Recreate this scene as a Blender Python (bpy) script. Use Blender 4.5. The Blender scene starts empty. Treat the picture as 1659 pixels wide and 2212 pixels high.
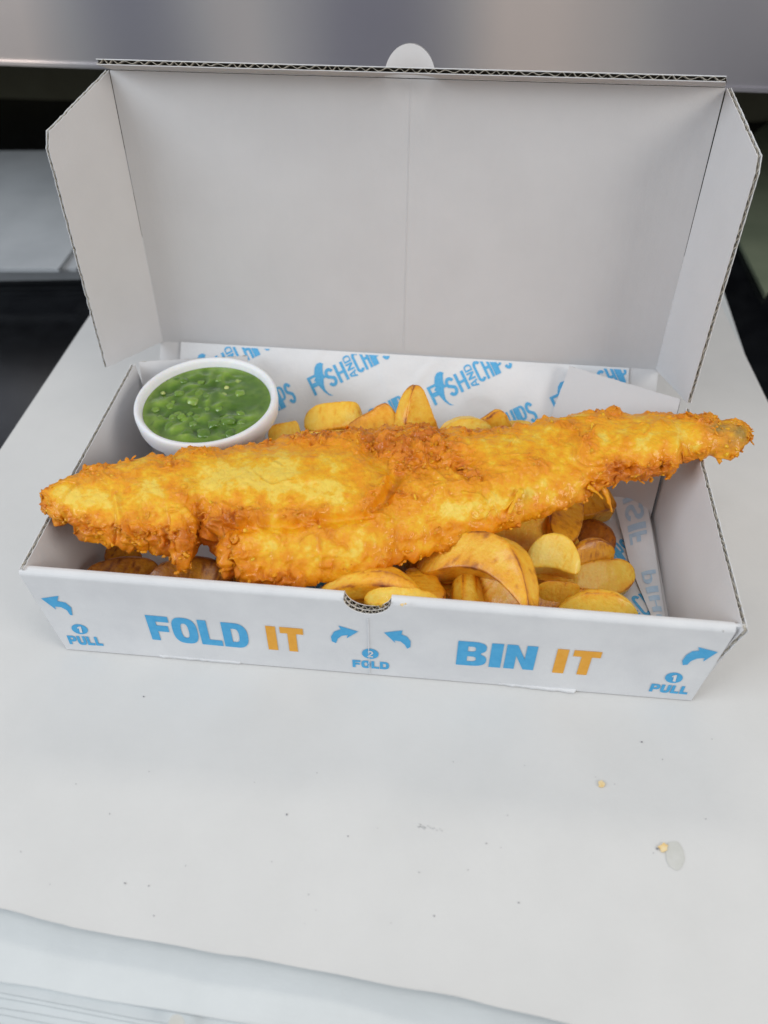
import bpy, bmesh, math, random
import numpy as np
from mathutils import Vector, Matrix

# ------------------------------------------------------------------ camera
sc = bpy.context.scene
COL = sc.collection
CAM = np.array([0.18481, -0.20402, 0.32834])
PITCH, YAW, ROLL, FOC = map(float, (-46.3257, -7.1515, -0.891, 1717.24))
def _basis():
    p, y, r = map(math.radians, (PITCH, YAW, ROLL))
    f = np.array([math.sin(y)*math.cos(p), math.cos(y)*math.cos(p), math.sin(p)])
    ri = np.array([math.cos(y), -math.sin(y), 0.0]); u = np.cross(ri, f)
    return math.cos(r)*ri+math.sin(r)*u, -math.sin(r)*ri+math.cos(r)*u, f
RI, UP, FW = _basis()
cam_d = bpy.data.cameras.new('camera'); cam = bpy.data.objects.new('camera', cam_d); COL.objects.link(cam)
m = Matrix.Identity(4)
for i in range(3):
    m[i][0] = RI[i]; m[i][1] = UP[i]; m[i][2] = -FW[i]; m[i][3] = CAM[i]
cam.matrix_world = m
cam_d.sensor_fit = 'VERTICAL'; cam_d.sensor_height = 36.0; cam_d.lens = FOC/2212*36.0
cam_d.clip_start = 0.01; cam_d.clip_end = 50
cam_d.dof.use_dof = True; cam_d.dof.focus_distance = 0.385; cam_d.dof.aperture_fstop = 7.0
sc.camera = cam

# ------------------------------------------------------------------ light
world = bpy.data.worlds.new("World"); sc.world = world; world.use_nodes = True
bg = world.node_tree.nodes['Background']
bg.inputs[0].default_value = (0.93, 0.96, 1.0, 1); bg.inputs[1].default_value = 0.46
def area(name, loc, target, sx, sy, power, col):
    d = bpy.data.lights.new(name, 'AREA'); d.shape = 'RECTANGLE'; d.size = sx; d.size_y = sy
    d.energy = power; d.color = col
    o = bpy.data.objects.new(name, d); COL.objects.link(o); o.location = loc
    v = Vector(target)-Vector(loc); o.rotation_euler = v.to_track_quat('-Z', 'Y').to_euler()
    return o
area('ceiling_lamp', (0.25, -0.15, 1.5), (0.15, 0.08, 0.0), 0.75, 0.45, 3.4, (1.0, 0.97, 0.92))
area('counter_lamp', (0.10, 1.25, 1.15), (0.15, 0.0, 0.0), 0.8, 0.25, 5.0, (1.0, 0.91, 0.80))
area('shop_window', (-1.35, -0.75, 1.0), (0.15, 0.08, 0.05), 1.2, 0.9, 22.0, (0.84, 0.92, 1.0))
area('right_fill', (1.5, -0.55, 0.75), (0.15, 0.08, 0.08), 0.7, 0.55, 10.5, (1.0, 0.96, 0.90))  # unseen warm fill light, added to brighten the side faces from the right
sc.view_settings.view_transform = 'Standard'; sc.view_settings.look = 'None'
sc.view_settings.exposure = -0.05; sc.view_settings.gamma = 1.0
sc.render.engine = 'CYCLES'
try:
    sc.cycles.use_denoising = True
    sc.cycles.max_bounces = 10; sc.cycles.diffuse_bounces = 8
except Exception: pass

# ------------------------------------------------------------------ helpers
def ray(px, py): return FW + RI*(px-829.5)/FOC - UP*(py-1106)/FOC
def at(px, py, z):
    v = ray(px, py); return CAM + v*((z-CAM[2])/v[2])
def onp(px, py, P0, n):
    v = ray(px, py); return CAM + v*(((np.array(P0)-CAM)@n)/(v@n))
def proj(P):
    v = P-CAM; d = v@FW
    return 829.5+FOC*(v@RI)/d, 1106-FOC*(v@UP)/d
def nrm(v): v = np.array(v, float); return v/np.linalg.norm(v)

def tag(o, label=None, cat=None, group=None, kind=None):
    for k, v in (('label', label), ('category', cat), ('group', group), ('kind', kind)):
        if v: o[k] = v
    return o
def empty(name, loc, label, cat, group=None):
    o = bpy.data.objects.new(name, None); COL.objects.link(o); o.location = loc
    o.empty_display_size = 0.01
    return tag(o, label, cat, group)
def link(name, me, mats, parent=None, smooth=False):
    o = bpy.data.objects.new(name, me); COL.objects.link(o)
    for mm in (mats if isinstance(mats, (list, tuple)) else [mats]): me.materials.append(mm)
    if smooth: me.polygons.foreach_set('use_smooth', [True]*len(me.polygons))
    if parent is not None:
        o.parent = parent
        if parent.parent is None: o.matrix_parent_inverse = Matrix.Translation(-parent.location)
    return o
class MB:
    """collects faces of one mesh"""
    def __init__(s): s.v = []; s.f = []; s.mi = []
    def add(s, vs, fs, mi=0):
        b = len(s.v); s.v += [tuple(map(float, p)) for p in vs]
        for f in fs: s.f.append(tuple(b+i for i in f)); s.mi.append(mi)
    def prism(s, pts, off, mi=0):
        n = len(pts); a = [np.array(p, float) for p in pts]; off = np.array(off, float)
        vs = a+[p+off for p in a]
        fs = [tuple(range(n-1, -1, -1)), tuple(range(n, 2*n))]+[(i, (i+1) % n, n+(i+1) % n, n+i) for i in range(n)]
        s.add(vs, fs, mi)
    def grid(s, P, mi=0, flip=False, close_u=False, close_v=False):
        nu, nv = P.shape[:2]; fs = []
        for i in range(nu if close_u else nu-1):
            for j in range(nv if close_v else nv-1):
                q = (i*nv+j, ((i+1) % nu)*nv+j, ((i+1) % nu)*nv+(j+1) % nv, i*nv+(j+1) % nv)
                fs.append(q[::-1] if flip else q)
        s.add(P.reshape(-1, 3), fs, mi)
    def build(s, name, mats, parent=None, smooth=False):
        me = bpy.data.meshes.new(name); me.from_pydata(s.v, [], s.f); me.update()
        o = link(name, me, mats, parent, smooth)
        me.polygons.foreach_set('material_index', s.mi)
        return o
def fix_normals(o):
    bm = bmesh.new(); bm.from_mesh(o.data); bmesh.ops.recalc_face_normals(bm, faces=bm.faces); bm.to_mesh(o.data); bm.free()
    return o

# numpy gradient noise -------------------------------------------------
_rng = np.random.RandomState(7)
_perm = np.arange(256); _rng.shuffle(_perm); _perm = np.concatenate([_perm]*3)
_g = _rng.normal(size=(256, 3)); _g /= np.linalg.norm(_g, axis=1)[:, None]
def noise(P, scale=1.0, seed=0):
    P = np.asarray(P, float)/scale + seed*17.31
    i = np.floor(P).astype(int); f = P-i; i &= 255
    w = f*f*f*(f*(f*6-15)+10); out = 0
    for dx in (0, 1):
        for dy in (0, 1):
            for dz in (0, 1):
                h = _perm[_perm[_perm[(i[..., 0]+dx) & 255]+((i[..., 1]+dy) & 255)]+((i[..., 2]+dz) & 255)]
                d = f-np.array([dx, dy, dz]); v = (_g[h]*d).sum(-1)
                ww = (w[..., 0] if dx else 1-w[..., 0])*(w[..., 1] if dy else 1-w[..., 1])*(w[..., 2] if dz else 1-w[..., 2])
                out = out+ww*v
    return out*1.6
def fbm(P, scale, oct=3, seed=0):
    a, o, t = 1.0, 0, 0
    for k in range(oct):
        o = o+a*noise(P, scale/2**k, seed+k); t += a; a *= 0.5
    return o/t
def sstep(a, b, x):
    t = np.clip((x-a)/(b-a), 0, 1); return t*t*(3-2*t)

# ------------------------------------------------------------------ materials
def new_mat(name):
    mt = bpy.data.materials.new(name); mt.use_nodes = True
    nt = mt.node_tree; b = nt.nodes['Principled BSDF']
    return mt, nt, b
def N(nt, t, **kw):
    n = nt.nodes.new(t)
    for k, v in kw.items():
        if isinstance(k, str) and k in n.inputs: n.inputs[k].default_value = v
        else: setattr(n, k, v)
    return n
def ramp(nt, fac, stops):
    r = nt.nodes.new('ShaderNodeValToRGB'); e = r.color_ramp.elements
    while len(e) < len(stops): e.new(0.5)
    for el, (p, c) in zip(e, stops): el.position = p; el.color = (*c, 1)
    nt.links.new(fac, r.inputs[0]); return r
def noisy(name, c1, c2, scale=40, rough=0.55, bump=0.1, bscale=300, bdist=0.0002, detail=5, spec=0.5, sss=0, stretch=None, metal=0, lo=.35, hi=.65):
    mt, nt, b = new_mat(name)
    tc = N(nt, 'ShaderNodeTexCoord'); src = tc.outputs['Object']
    if stretch:
        mp = N(nt, 'ShaderNodeMapping'); mp.inputs['Scale'].default_value = stretch; nt.links.new(src, mp.inputs[0]); src = mp.outputs[0]
    n1 = N(nt, 'ShaderNodeTexNoise', Scale=scale, Detail=detail, Roughness=0.6); nt.links.new(src, n1.inputs['Vector'])
    r = ramp(nt, n1.outputs['Fac'], [(lo, c1), (hi, c2)]); nt.links.new(r.outputs[0], b.inputs['Base Color'])
    n2 = N(nt, 'ShaderNodeTexNoise', Scale=bscale, Detail=4.0, Roughness=0.6); nt.links.new(src, n2.inputs['Vector'])
    bp = N(nt, 'ShaderNodeBump', Strength=bump, Distance=bdist); nt.links.new(n2.outputs['Fac'], bp.inputs['Height']); nt.links.new(bp.outputs[0], b.inputs['Normal'])
    b.inputs['Roughness'].default_value = rough; b.inputs['Specular IOR Level'].default_value = spec; b.inputs['Metallic'].default_value = metal
    if sss:
        b.inputs['Subsurface Weight'].default_value = sss; b.inputs['Subsurface Scale'].default_value = 0.004
        b.inputs['Subsurface Radius'].default_value = (1.0, 0.6, 0.25)
    return mt
M_card = noisy('white_card', (0.66, 0.665, 0.68), (0.72, 0.725, 0.735), 35, 0.6, 0.35, 900, 0.0002, spec=0.35)
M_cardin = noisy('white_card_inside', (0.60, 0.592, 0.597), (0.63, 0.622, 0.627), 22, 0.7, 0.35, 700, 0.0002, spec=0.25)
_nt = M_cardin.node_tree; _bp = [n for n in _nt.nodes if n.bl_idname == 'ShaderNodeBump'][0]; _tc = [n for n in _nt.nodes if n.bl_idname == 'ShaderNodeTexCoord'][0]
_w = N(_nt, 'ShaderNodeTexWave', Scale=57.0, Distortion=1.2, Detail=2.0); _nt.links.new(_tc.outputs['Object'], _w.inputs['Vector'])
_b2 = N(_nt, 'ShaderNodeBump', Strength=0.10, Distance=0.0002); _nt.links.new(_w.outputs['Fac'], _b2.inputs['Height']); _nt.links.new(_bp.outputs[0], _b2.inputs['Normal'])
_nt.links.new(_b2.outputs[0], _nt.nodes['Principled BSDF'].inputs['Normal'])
M_kraft = noisy('flute_kraft', (0.40, 0.36, 0.29), (0.66, 0.62, 0.55), 600, 0.85, 0.5, 1500, 0.0003, spec=0.1)
M_core = noisy('board_core', (0.03, 0.026, 0.02), (0.07, 0.06, 0.045), 300, 0.9, 0.3, 900, 0.0002, spec=0.05)
M_paper = noisy('greaseproof_paper', (0.70, 0.71, 0.73), (0.76, 0.765, 0.78), 25, 0.5, 0.5, 120, 0.0008, spec=0.35)
M_sheet = noisy('counter_paper', (0.615, 0.612, 0.602), (0.645, 0.642, 0.632), 18, 0.62, 0.35, 500, 0.0002, spec=0.3)
M_sheet2 = noisy('counter_paper_cool', (0.60, 0.63, 0.64), (0.66, 0.69, 0.70), 18, 0.6, 0.3, 500, 0.0002, spec=0.3)
M_blue = noisy('blue_ink', (0.06, 0.36, 0.66), (0.085, 0.41, 0.71), 300, 0.55, 0.2, 900, 0.0001, spec=0.3)
M_blue2 = noisy('blue_ink_on_paper', (0.075, 0.38, 0.70), (0.14, 0.46, 0.76), 900, 0.5, 0.2, 900, 0.0001, spec=0.3)
M_pale = noisy('blue_ink_showing_through', (0.42, 0.58, 0.74), (0.50, 0.64, 0.77), 400, 0.5, 0.2, 900, 0.0001, spec=0.3)
M_orange = noisy('orange_ink', (0.78, 0.36, 0.035), (0.82, 0.40, 0.05), 300, 0.55, 0.2, 900, 0.0001, spec=0.3)
M_foam = noisy('white_foam', (0.80, 0.80, 0.82), (0.84, 0.84, 0.85), 200, 0.45, 0.3, 700, 0.0002, spec=0.45, sss=0.2)
M_black = noisy('black_worktop', (0.004, 0.0045, 0.006), (0.009, 0.010, 0.012), 60, 0.22, 0.08, 200, 0.0002, spec=0.25)
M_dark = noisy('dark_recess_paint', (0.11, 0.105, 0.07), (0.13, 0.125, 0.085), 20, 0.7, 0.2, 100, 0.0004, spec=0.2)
M_green = noisy('pale_green_board', (0.16, 0.19, 0.13), (0.20, 0.23, 0.16), 20, 0.55, 0.2, 100, 0.0003)
M_backpaper = noisy('stacked_paper', (0.42, 0.44, 0.46), (0.48, 0.50, 0.52), 20, 0.6, 0.2, 100, 0.0003)
M_stain = noisy('grease_stain', (0.54, 0.54, 0.505), (0.59, 0.588, 0.56), 200, 0.4, 0.2, 300, 0.0002)
M_crumb = noisy('crumb', (0.75, 0.50, 0.18), (0.80, 0.66, 0.40), 500, 0.5, 0.5, 900, 0.0003)
M_speck = noisy('dark_speck', (0.2, 0.2, 0.22), (0.32, 0.31, 0.32), 500, 0.7)
M_scuff = noisy('pencil_scuff', (0.42, 0.43, 0.43), (0.56, 0.56, 0.56), 900, 0.7)
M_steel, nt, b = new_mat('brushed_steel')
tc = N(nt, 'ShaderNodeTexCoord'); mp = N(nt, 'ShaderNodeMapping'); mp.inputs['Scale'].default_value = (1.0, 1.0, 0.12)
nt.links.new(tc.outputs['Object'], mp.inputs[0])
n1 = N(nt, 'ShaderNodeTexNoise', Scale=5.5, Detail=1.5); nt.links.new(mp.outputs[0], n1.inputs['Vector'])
r = ramp(nt, n1.outputs['Fac'], [(0.36, (0.27, 0.27, 0.34)), (0.50, (0.58, 0.555, 0.56)), (0.62, (0.86, 0.76, 0.71))])  # bluish and warm bands imitate room reflections, painted into the base colour
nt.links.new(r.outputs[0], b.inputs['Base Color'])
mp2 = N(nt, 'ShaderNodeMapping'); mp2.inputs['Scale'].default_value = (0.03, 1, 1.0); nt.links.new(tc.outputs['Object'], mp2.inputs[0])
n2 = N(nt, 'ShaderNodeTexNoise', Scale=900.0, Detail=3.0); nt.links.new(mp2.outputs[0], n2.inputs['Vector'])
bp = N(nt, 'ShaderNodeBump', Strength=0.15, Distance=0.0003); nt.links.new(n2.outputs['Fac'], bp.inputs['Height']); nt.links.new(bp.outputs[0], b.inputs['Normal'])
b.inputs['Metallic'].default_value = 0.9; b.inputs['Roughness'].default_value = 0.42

# ------------------------------------------------------------------ setting
ZC = -0.030
def quad_obj(name, pts, mat, kind='structure', thick=None, sub=0):
    mb = MB(); n = nrm(np.cross(np.array(pts[1])-pts[0], np.array(pts[2])-pts[0]))
    if thick: mb.prism(pts, -n*thick)
    else: mb.add(pts, [tuple(range(len(pts)))])
    o = mb.build(name, mat); o['kind'] = kind; return o
o = quad_obj('worktop', [(-1.6, -1.0, ZC), (2.0, -1.0, ZC), (2.0, 0.80, ZC), (-1.6, 0.80, ZC)], M_black, thick=0.03)
# stainless front panel of the cabinet overhanging the back of the worktop
YS = 0.44
a = onp(0, 133, (0, YS, 0), np.array([0, 1.0, 0])); b_ = onp(1659, 192, (0, YS, 0), np.array([0, 1.0, 0]))
dz = (b_[2]-a[2])/(b_[0]-a[0]); z0 = lambda x: a[2]+dz*(x-a[0])
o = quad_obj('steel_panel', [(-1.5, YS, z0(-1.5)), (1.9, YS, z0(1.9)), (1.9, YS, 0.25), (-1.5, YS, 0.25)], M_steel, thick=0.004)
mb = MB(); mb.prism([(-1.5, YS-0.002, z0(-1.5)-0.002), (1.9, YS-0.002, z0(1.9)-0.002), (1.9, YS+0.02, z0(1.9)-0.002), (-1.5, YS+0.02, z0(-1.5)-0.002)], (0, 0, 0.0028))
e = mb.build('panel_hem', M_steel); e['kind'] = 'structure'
o = quad_obj('recess_ceiling', [(-1.5, YS+0.021, z0(0)+0.0), (1.9, YS+0.021, z0(0)), (1.9, 0.80, z0(0)), (-1.5, 0.80, z0(0))], M_dark, thick=0.003)
o = quad_obj('back_wall', [(-1.5, 0.80, ZC), (1.9, 0.80, ZC), (1.9, 0.80, 0.25), (-1.5, 0.80, 0.25)], M_dark, thick=0.004)

# stack of wrapping paper the box stands on ---------------------------------
def sheet_mesh(name, outline, z, mat, curl=0.0, seed=0, nx=120, ny=70, amp=0.00012, parent=None):
    """outline: function (u,v)->(x,y)"""
    u, v = np.meshgrid(np.linspace(0, 1, nx), np.linspace(0, 1, ny), indexing='ij')
    x, y = outline(u, v); P = np.stack([x, y, np.zeros_like(x)], -1)
    zz = z + amp*fbm(P, 0.09, 2, seed)
    far = np.maximum(np.abs(x-0.15)-0.17, 0)+np.maximum(-0.02-y, 0)+np.maximum(y-0.2, 0)
    lift = curl*np.exp(-v*ny/5.0)*(0.6+0.8*noise(P*[1, 0, 0], 0.06, seed+3))
    P[..., 2] = zz*0+z+(zz-z)*np.minimum(far/0.03, 1)+lift
    mb = MB(); mb.grid(P); Q = P.copy(); Q[..., 2] -= 0.0002; mb.grid(Q, flip=True)
    e = np.concatenate([P[:, :1], Q[:, :1]], 1); mb.grid(e, flip=True)
    return mb.build(name, mat, parent, smooth=False)
def edge_line(x, z, pts, rag, seed):
    xs, ys = zip(*[(at(px, py, z)[0], at(px, py, z)[1]) for px, py in pts])
    k = (ys[-1]-ys[0])/(xs[-1]-xs[0])
    base = np.where(x < xs[0], ys[0]+(x-xs[0])*k, np.where(x > xs[-1], ys[-1]+(x-xs[-1])*k, np.interp(x, xs, ys)))
    return base+rag*noise(np.stack([x, x*0, x*0], -1), 0.02, seed)
XL = lambda y: np.interp(y, [at(0, 985, 0)[1], at(195, 675, 0)[1]], [at(0, 985, 0)[0], at(195, 675, 0)[0]])
XR0, XR1 = at(1659, 870, 0), at(1555, 655, 0)
def outl(z, pts, seed, dl=0, dr=0, rag=0.0006):
    def f(u, v):
        yl = -0.12; x = (-0.098+dl)+(0.482+dr-dl)*u
        y0 = edge_line(x, z, pts, rag, seed)
        y = y0+(0.42-y0)*v**1.5
        x = x + (XR1[0]-XR0[0])/(XR1[1]-XR0[1])*(y-0.23)*u
        return x, y
    return f
top_pts = [(0, 1968), (95, 1992), (118, 2001), (200, 2014), (350, 2040), (580, 2084), (640, 2094), (900, 2145), (1130, 2200)]
top_sheet = sheet_mesh('paper_sheet', outl(0, top_pts, 1), -0.0002, M_sheet, 0.0016, 1)
tag(top_sheet, 'large clean white paper sheet directly under the takeaway box', 'paper sheet')
pts2 = [(0, 2122), (150, 2148), (350, 2185), (560, 2222)]
sec = sheet_mesh('paper_sheet', outl(-0.007, pts2, 5, -0.001, 0.001), -0.007, M_sheet2, 0.0022, 9, amp=0.0006)
tag(sec, 'second white paper sheet jutting out below the top sheet, greasy spot on its near edge', 'paper sheet')
ream = empty('paper_ream', (0.14, 0.1, ZC), 'thick stack of white paper whose layered edges show at the bottom left corner', 'paper stack')
rs = random.Random(3)
for k in range(11):
    z = -0.0085-k*0.0019; dx = rs.uniform(-.0012, .0012); dy = 0.001+rs.uniform(-.0014, .0014)-0.0021*k
    y_ = lambda x: edge_line(np.array([x]), -0.007, pts2, 0.0, 0)[0]+0.0015+dy
    mb = MB(); xa, xb = -0.097+dx, 0.384+dx
    n = 24; xs = [xa+(xb-xa)*i/n for i in range(n+1)]
    pts = [(x, y_(x)+rs.uniform(-.0003, .0003), z) for x in xs]+[(xb, 0.42+dy, z), (xa, 0.42+dy, z)]
    mb.prism(pts, (0, 0, 0.0016)); mb.build('paper_sheet', M_sheet2, ream)

# marks on the top sheet
def blob_poly(cx, cy, rx, ry, rot, n, seed, z=-0.00006, jag=0.12):
    r_ = random.Random(seed); pts = []
    for i in range(n):
        t = 2*math.pi*i/n; k = 1+jag*(r_.random()-.5)*2
        a_, b2 = rx*math.cos(t)*k, ry*math.sin(t)*k
        pts.append(at(cx+a_*math.cos(rot)-b2*math.sin(rot), cy+a_*math.sin(rot)+b2*math.cos(rot), z))
    return pts
def decal(name, polys, mat, parent, h=0.00015):
    mb = MB()
    for p in polys: mb.prism(p, (0, 0, h))
    return mb.build(name, mat, parent)
decal('grease_spot', [blob_poly(1458, 1848, 20, 32, -.15, 26, 1, jag=.04)], M_stain, top_sheet, 0.00004)
decal('grease_spot', [blob_poly(382, 2208, 17, 16, 0, 20, 2, z=-0.0052, jag=.06)], M_stain, sec)
for (cx, cy, rr, sd) in ((1432, 1832, 10, 3), (1299, 1694, 7, 5)):
    mb = MB(); p = blob_poly(cx, cy, rr, rr*.9, 0, 13, sd, jag=.3); mb.prism(p, (0, 0, 0.0005)); mb.build('crumb', M_crumb, top_sheet)
rs = random.Random(11); polys = []
for k in range(42):
    cx, cy = rs.uniform(10, 1650), rs.uniform(1560, 2000); rr = rs.choice([.8, 1, 1, 1.4, 2.0])
    if cx < 1400 and cy < 1640: continue
    polys.append(blob_poly(cx, cy, rr, rr*rs.uniform(.5, 1), rs.random()*3, 6, k, jag=.3))
for cx, cy, rr in ((938, 1979, 2.2), (1419, 1833, 3.5), (1855/1.1, 1600, 1), (270, 2068-160, 2.4), (1120, 1950, 2), (1386, 1603, 2.2), (310, 1505, 2)):
    polys.append(blob_poly(cx, cy, rr, rr*.7, 0.5, 6, int(cx), jag=.3))
o = decal('dust_speck', polys, M_speck, top_sheet, 0.0002); o['kind'] = 'stuff'
polys = [blob_poly(903+i*5.2+rs.uniform(-1, 1), 1783+i*.9+rs.uniform(-3, 4), rs.uniform(1, 2.6), rs.uniform(.7, 2.2)*(1-i/14), 0.6, 6, 50+i, jag=.4) for i in range(11)]
polys += [blob_poly(905+rs.uniform(0, 14), 1785+rs.uniform(-6, 6), 1.3, .8, rs.random()*3, 5, 70+i, jag=.4) for i in range(9)]
o = decal('scuff_mark', polys, M_scuff, top_sheet, 0.0001)

# stack of paper at the back left, half under the cabinet
bs = empty('paper_ream', (-0.2, 0.45, ZC), 'grey pile of paper sheets on the black worktop at the left, under the steel panel', 'paper stack')
rs = random.Random(5)
for k in range(7):
    z = ZC+0.0006+k*0.0034
    c1 = at(172-k*2, 604-k*3.4, z); c0 = at(0, 607-k*3.8, z)
    d = nrm(c1-c0); dn = np.array([-d[1], d[0], 0]); j = rs.uniform(-.002, .002)
    c1 = c1+d*j; A = c0-d*0.4
    if k == 6: c1 = at(128, 588, z)
    pts = [A, c1, c1+dn*0.24+d*.018, A+dn*0.24]
    mb = MB(); mb.prism(pts, (0, 0, 0.003)); mb.build('paper_sheet', M_backpaper, bs)
# green board on the right
mb = MB(); z = ZC+0.001; c = at(1650, 645, z); l_ = at(1590, 520, z); r_ = at(1720, 560, z)
d1 = nrm(l_-c); d2 = nrm(r_-c)
mb.prism([c, c+d2*.25, c+d2*.25+d1*.22, c+d1*.24], (0, 0, 0.004))
o = mb.build('cutting_board', M_green); tag(o, 'pale green board lying on the dark worktop beyond the box, at the right edge', 'board')

# ------------------------------------------------------------------ box
T = 0.0024
box = empty('takeaway_box', (0.15, 0.075, 0.0), 'open white corrugated cardboard takeaway box with blue and orange print, holding battered fish and chips', 'food box')
def board(name, pts, nout, exposed, parent, T=T, seed=0, mats=None, period=0.0052, inner=None):
    """pts = polygon of the inner face; nout = direction of thickness; exposed = indices of cut edges showing flutes"""
    rs = random.Random(seed); pts = [np.array(p, float) for p in pts]; n = len(pts); nout = nrm(nout)
    cen = sum(pts)/n; nn0 = nrm(sum(np.cross(pts[i]-cen, pts[(i+1) % n]-cen) for i in range(n)))
    if nn0@nout < 0: nn0 = -nn0
    dev = max(abs((p-cen)@nn0) for p in pts); nout = nn0
    if dev > 1e-5: print(name, 'flattened by', round(dev*1000, 2), 'mm')
    pts = [p-nn0*((p-cen)@nn0) for p in pts]; cen = sum(pts)/n; lt = 0.00035; mb = MB(); out = []
    for i in range(n):
        a, b = pts[i], pts[(i+1) % n]; out.append(a)
        if i in exposed:
            L = np.linalg.norm(b-a); k = max(2, int(L/0.0018)); t = (b-a)/L; inn = np.cross(nout, t)
            if inn@(cen-a) < 0: inn = -inn
            for q in range(1, k): out.append(a+t*L*q/k+inn*abs(rs.gauss(0, 0.00020)))
    mb.prism(out, nout*lt, 0); mb.prism([p+nout*(T-lt) for p in out], nout*lt, 1)
    # inset core
    lines = []
    for i in range(n):
        a, b = pts[i], pts[(i+1) % n]; t = nrm(b-a); inn = np.cross(nout, t)
        if inn@(cen-a) < 0: inn = -inn
        lines.append((a+inn*(0.003 if i in exposed else 0.0), t, inn))
    core = []
    for i in range(n):
        (a, t, _), (b, s, inn) = lines[i-1], lines[i]
        k = ((b-a)@inn)/(t@inn) if abs(t@inn) > 1e-6 else 0; core.append(a+t*k)
    mb.prism([p+nout*(lt+.00001) for p in core], nout*(T-2*lt-.00002), 2)
    for i in exposed:
        a, b = pts[i], pts[(i+1) % n]; L = np.linalg.norm(b-a); t = (b-a)/L; inn = lines[i][2]
        k = max(6, int(L/period*10)); P = np.zeros((k+1, 3, 3)); ph = rs.random()*6
        for q in range(k+1):
            s = L*q/k; w = math.sin(2*math.pi*s/period+ph+0.9*math.sin(s*170+seed)+.5*math.sin(s*410+2*seed)+.45*math.sin(s*97+seed))*(0.72+0.28*math.sin(s*230+seed)*math.sin(s*61))
            w = max(-1, min(1, w*1.15))
            c = a+t*s+nout*(T/2+(T/2-lt)*w*0.98)
            P[q, 0] = c+inn*(0.0001+abs(rs.gauss(0, .00010))); P[q, 1] = c+inn*0.0012; P[q, 2] = c+inn*0.0030
        mb.grid(P, 3); Q = P+nout*0.00018; mb.grid(Q, 3, flip=True)
        mb.grid(np.stack([P[:, 0], Q[:, 0]], 1), 3)
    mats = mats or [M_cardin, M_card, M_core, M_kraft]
    return mb.build(name, mats, parent)

BL, BR = at(145, 1403, 0), at(1493, 1514, 0)
H = 0.0575
FL, FR = at(38, 1236, 0.0565), at(1592, 1362, 0.0565)
X = np.array([1.0, 0, 0])
# front wall: a rolled-over double wall with a half-moon notch
fw_parent = box
TH = 0.0052
def front_wall():
    nc = np.array(at(792, 1296, H)); u0 = ((nc-FL)@(FR-FL))/((FR-FL)@(FR-FL)); Lw = np.linalg.norm(FR-FL); R = 0.0103
    us = list(np.linspace(0, u0-R/Lw-1e-6, 60))+list(u0+R/Lw*np.cos(np.linspace(math.pi, 0, 49)))+list(np.linspace(u0+R/Lw+1e-6, 1, 60))
    cols = []
    for u in us:
        bot = BL+(BR-BL)*u; top = FL+(FR-FL)*u
        dxm = abs(u-u0)*Lw; dep = 0.0
        if dxm < R: dep = 0.0095*math.sqrt(max(0, 1-(dxm/R)**2))
        back = np.array([0, 1.0, 0])
        hgt = top[2]; up = (top-bot)/hgt
        wob = 0.0004*math.sin(u*9)+0.0003*math.sin(u*23+1)
        def pt(y, z): return bot+up*z+back*y
        p = []
        zt = hgt-dep; r = 0.0022 if dep == 0 else 0.0
        p += [pt(0, 0.0003), pt(0, 0.018), pt(0, 0.036), pt(0, min(zt, hgt-0.0035)), pt(0, zt-r)]
        if dep == 0:
            p += [pt(r*(1-math.cos(a_)), zt-r+r*math.sin(a_)*1.0+0) for a_ in (0.35, 0.75, 1.15, math.pi/2)]
            p += [pt(TH*.5, zt+.00015), pt(TH*.5, zt+.00015), pt(TH*.6, zt+.0001), pt(TH*.6, zt+.0001), pt(TH-.0016, zt), pt(TH-.0008, zt-.0003), pt(TH, zt-.0012)]
        else:
            g = 0.0016; a1, a2, a3, a4 = .0004, .0021, .0030, .0047
            p += [pt(a1, zt), pt(a1, zt-g), pt(a2, zt-g), pt(a2, zt-.0003), pt(a3, zt-.0008), pt(a3, zt-g-.0006), pt(a4, zt-g-.0006), pt(a4, zt-.0004), pt(TH, zt-.0005), pt(TH, zt-.0008), pt(TH, zt-.001)]
        p += [pt(TH, 0.02), pt(TH, 0.0026)]
        cols.append(p)
    P = np.array(cols); mb = MB(); nu, nv = P.shape[:2]
    b0 = 0; mb.grid(P, flip=False)
    # material indices: grooves get core colour inside notch
    k = 0
    for i in range(nu-1):
        innotch = 60 <= i < 60+48
        for j in range(nv-1):
            if innotch and (5 <= j <= 7): mb.mi[k] = 1
            elif innotch and (10 <= j <= 11): mb.mi[k] = 1
            k += 1
    # end caps
    for i in (0, nu-1):
        mb.add(P[i], [tuple(range(nv))])
    # flute ribbons on the notch
    for (ya, yb) in ((.0004, .0021), (.0030, .0047)):
        n = 150; G = np.zeros((n, 2, 3))
        for q in range(n):
            th = math.pi*(1-q/(n-1)); u = u0+R/Lw*math.cos(th)*.985; dep = 0.0095*math.sin(th)*.99
            bot = BL+(BR-BL)*u; top = FL+(FR-FL)*u; up = (top-bot)/top[2]
            w = (ya+yb)/2+(yb-ya)/2*math.sin(q*.42+.6*math.sin(q*.07))
            z = top[2]-dep-(0 if ya < .002 else .0005)
            G[q, 0] = bot+up*(z-.0001)+np.array([0, w, 0]); G[q, 1] = bot+up*(z-.0017)+np.array([0, w, 0])
        mb.grid(G, 2); mb.grid(G+np.array([0, .0002, 0.00]), 2, flip=True)
        mb.grid(np.stack([G[:, 0], G[:, 0]+np.array([0, .0002, 0])], 1), 2)
    o = mb.build('front_wall', [M_card, M_core, M_kraft], box)
    for f in o.data.polygons: f.use_smooth = False
    return o, u0
fw, U0 = front_wall()
nF = nrm(np.cross(BR-BL, FL-BL))            # points outwards? fixed below
if nF[1] > 0: nF = -nF
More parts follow.
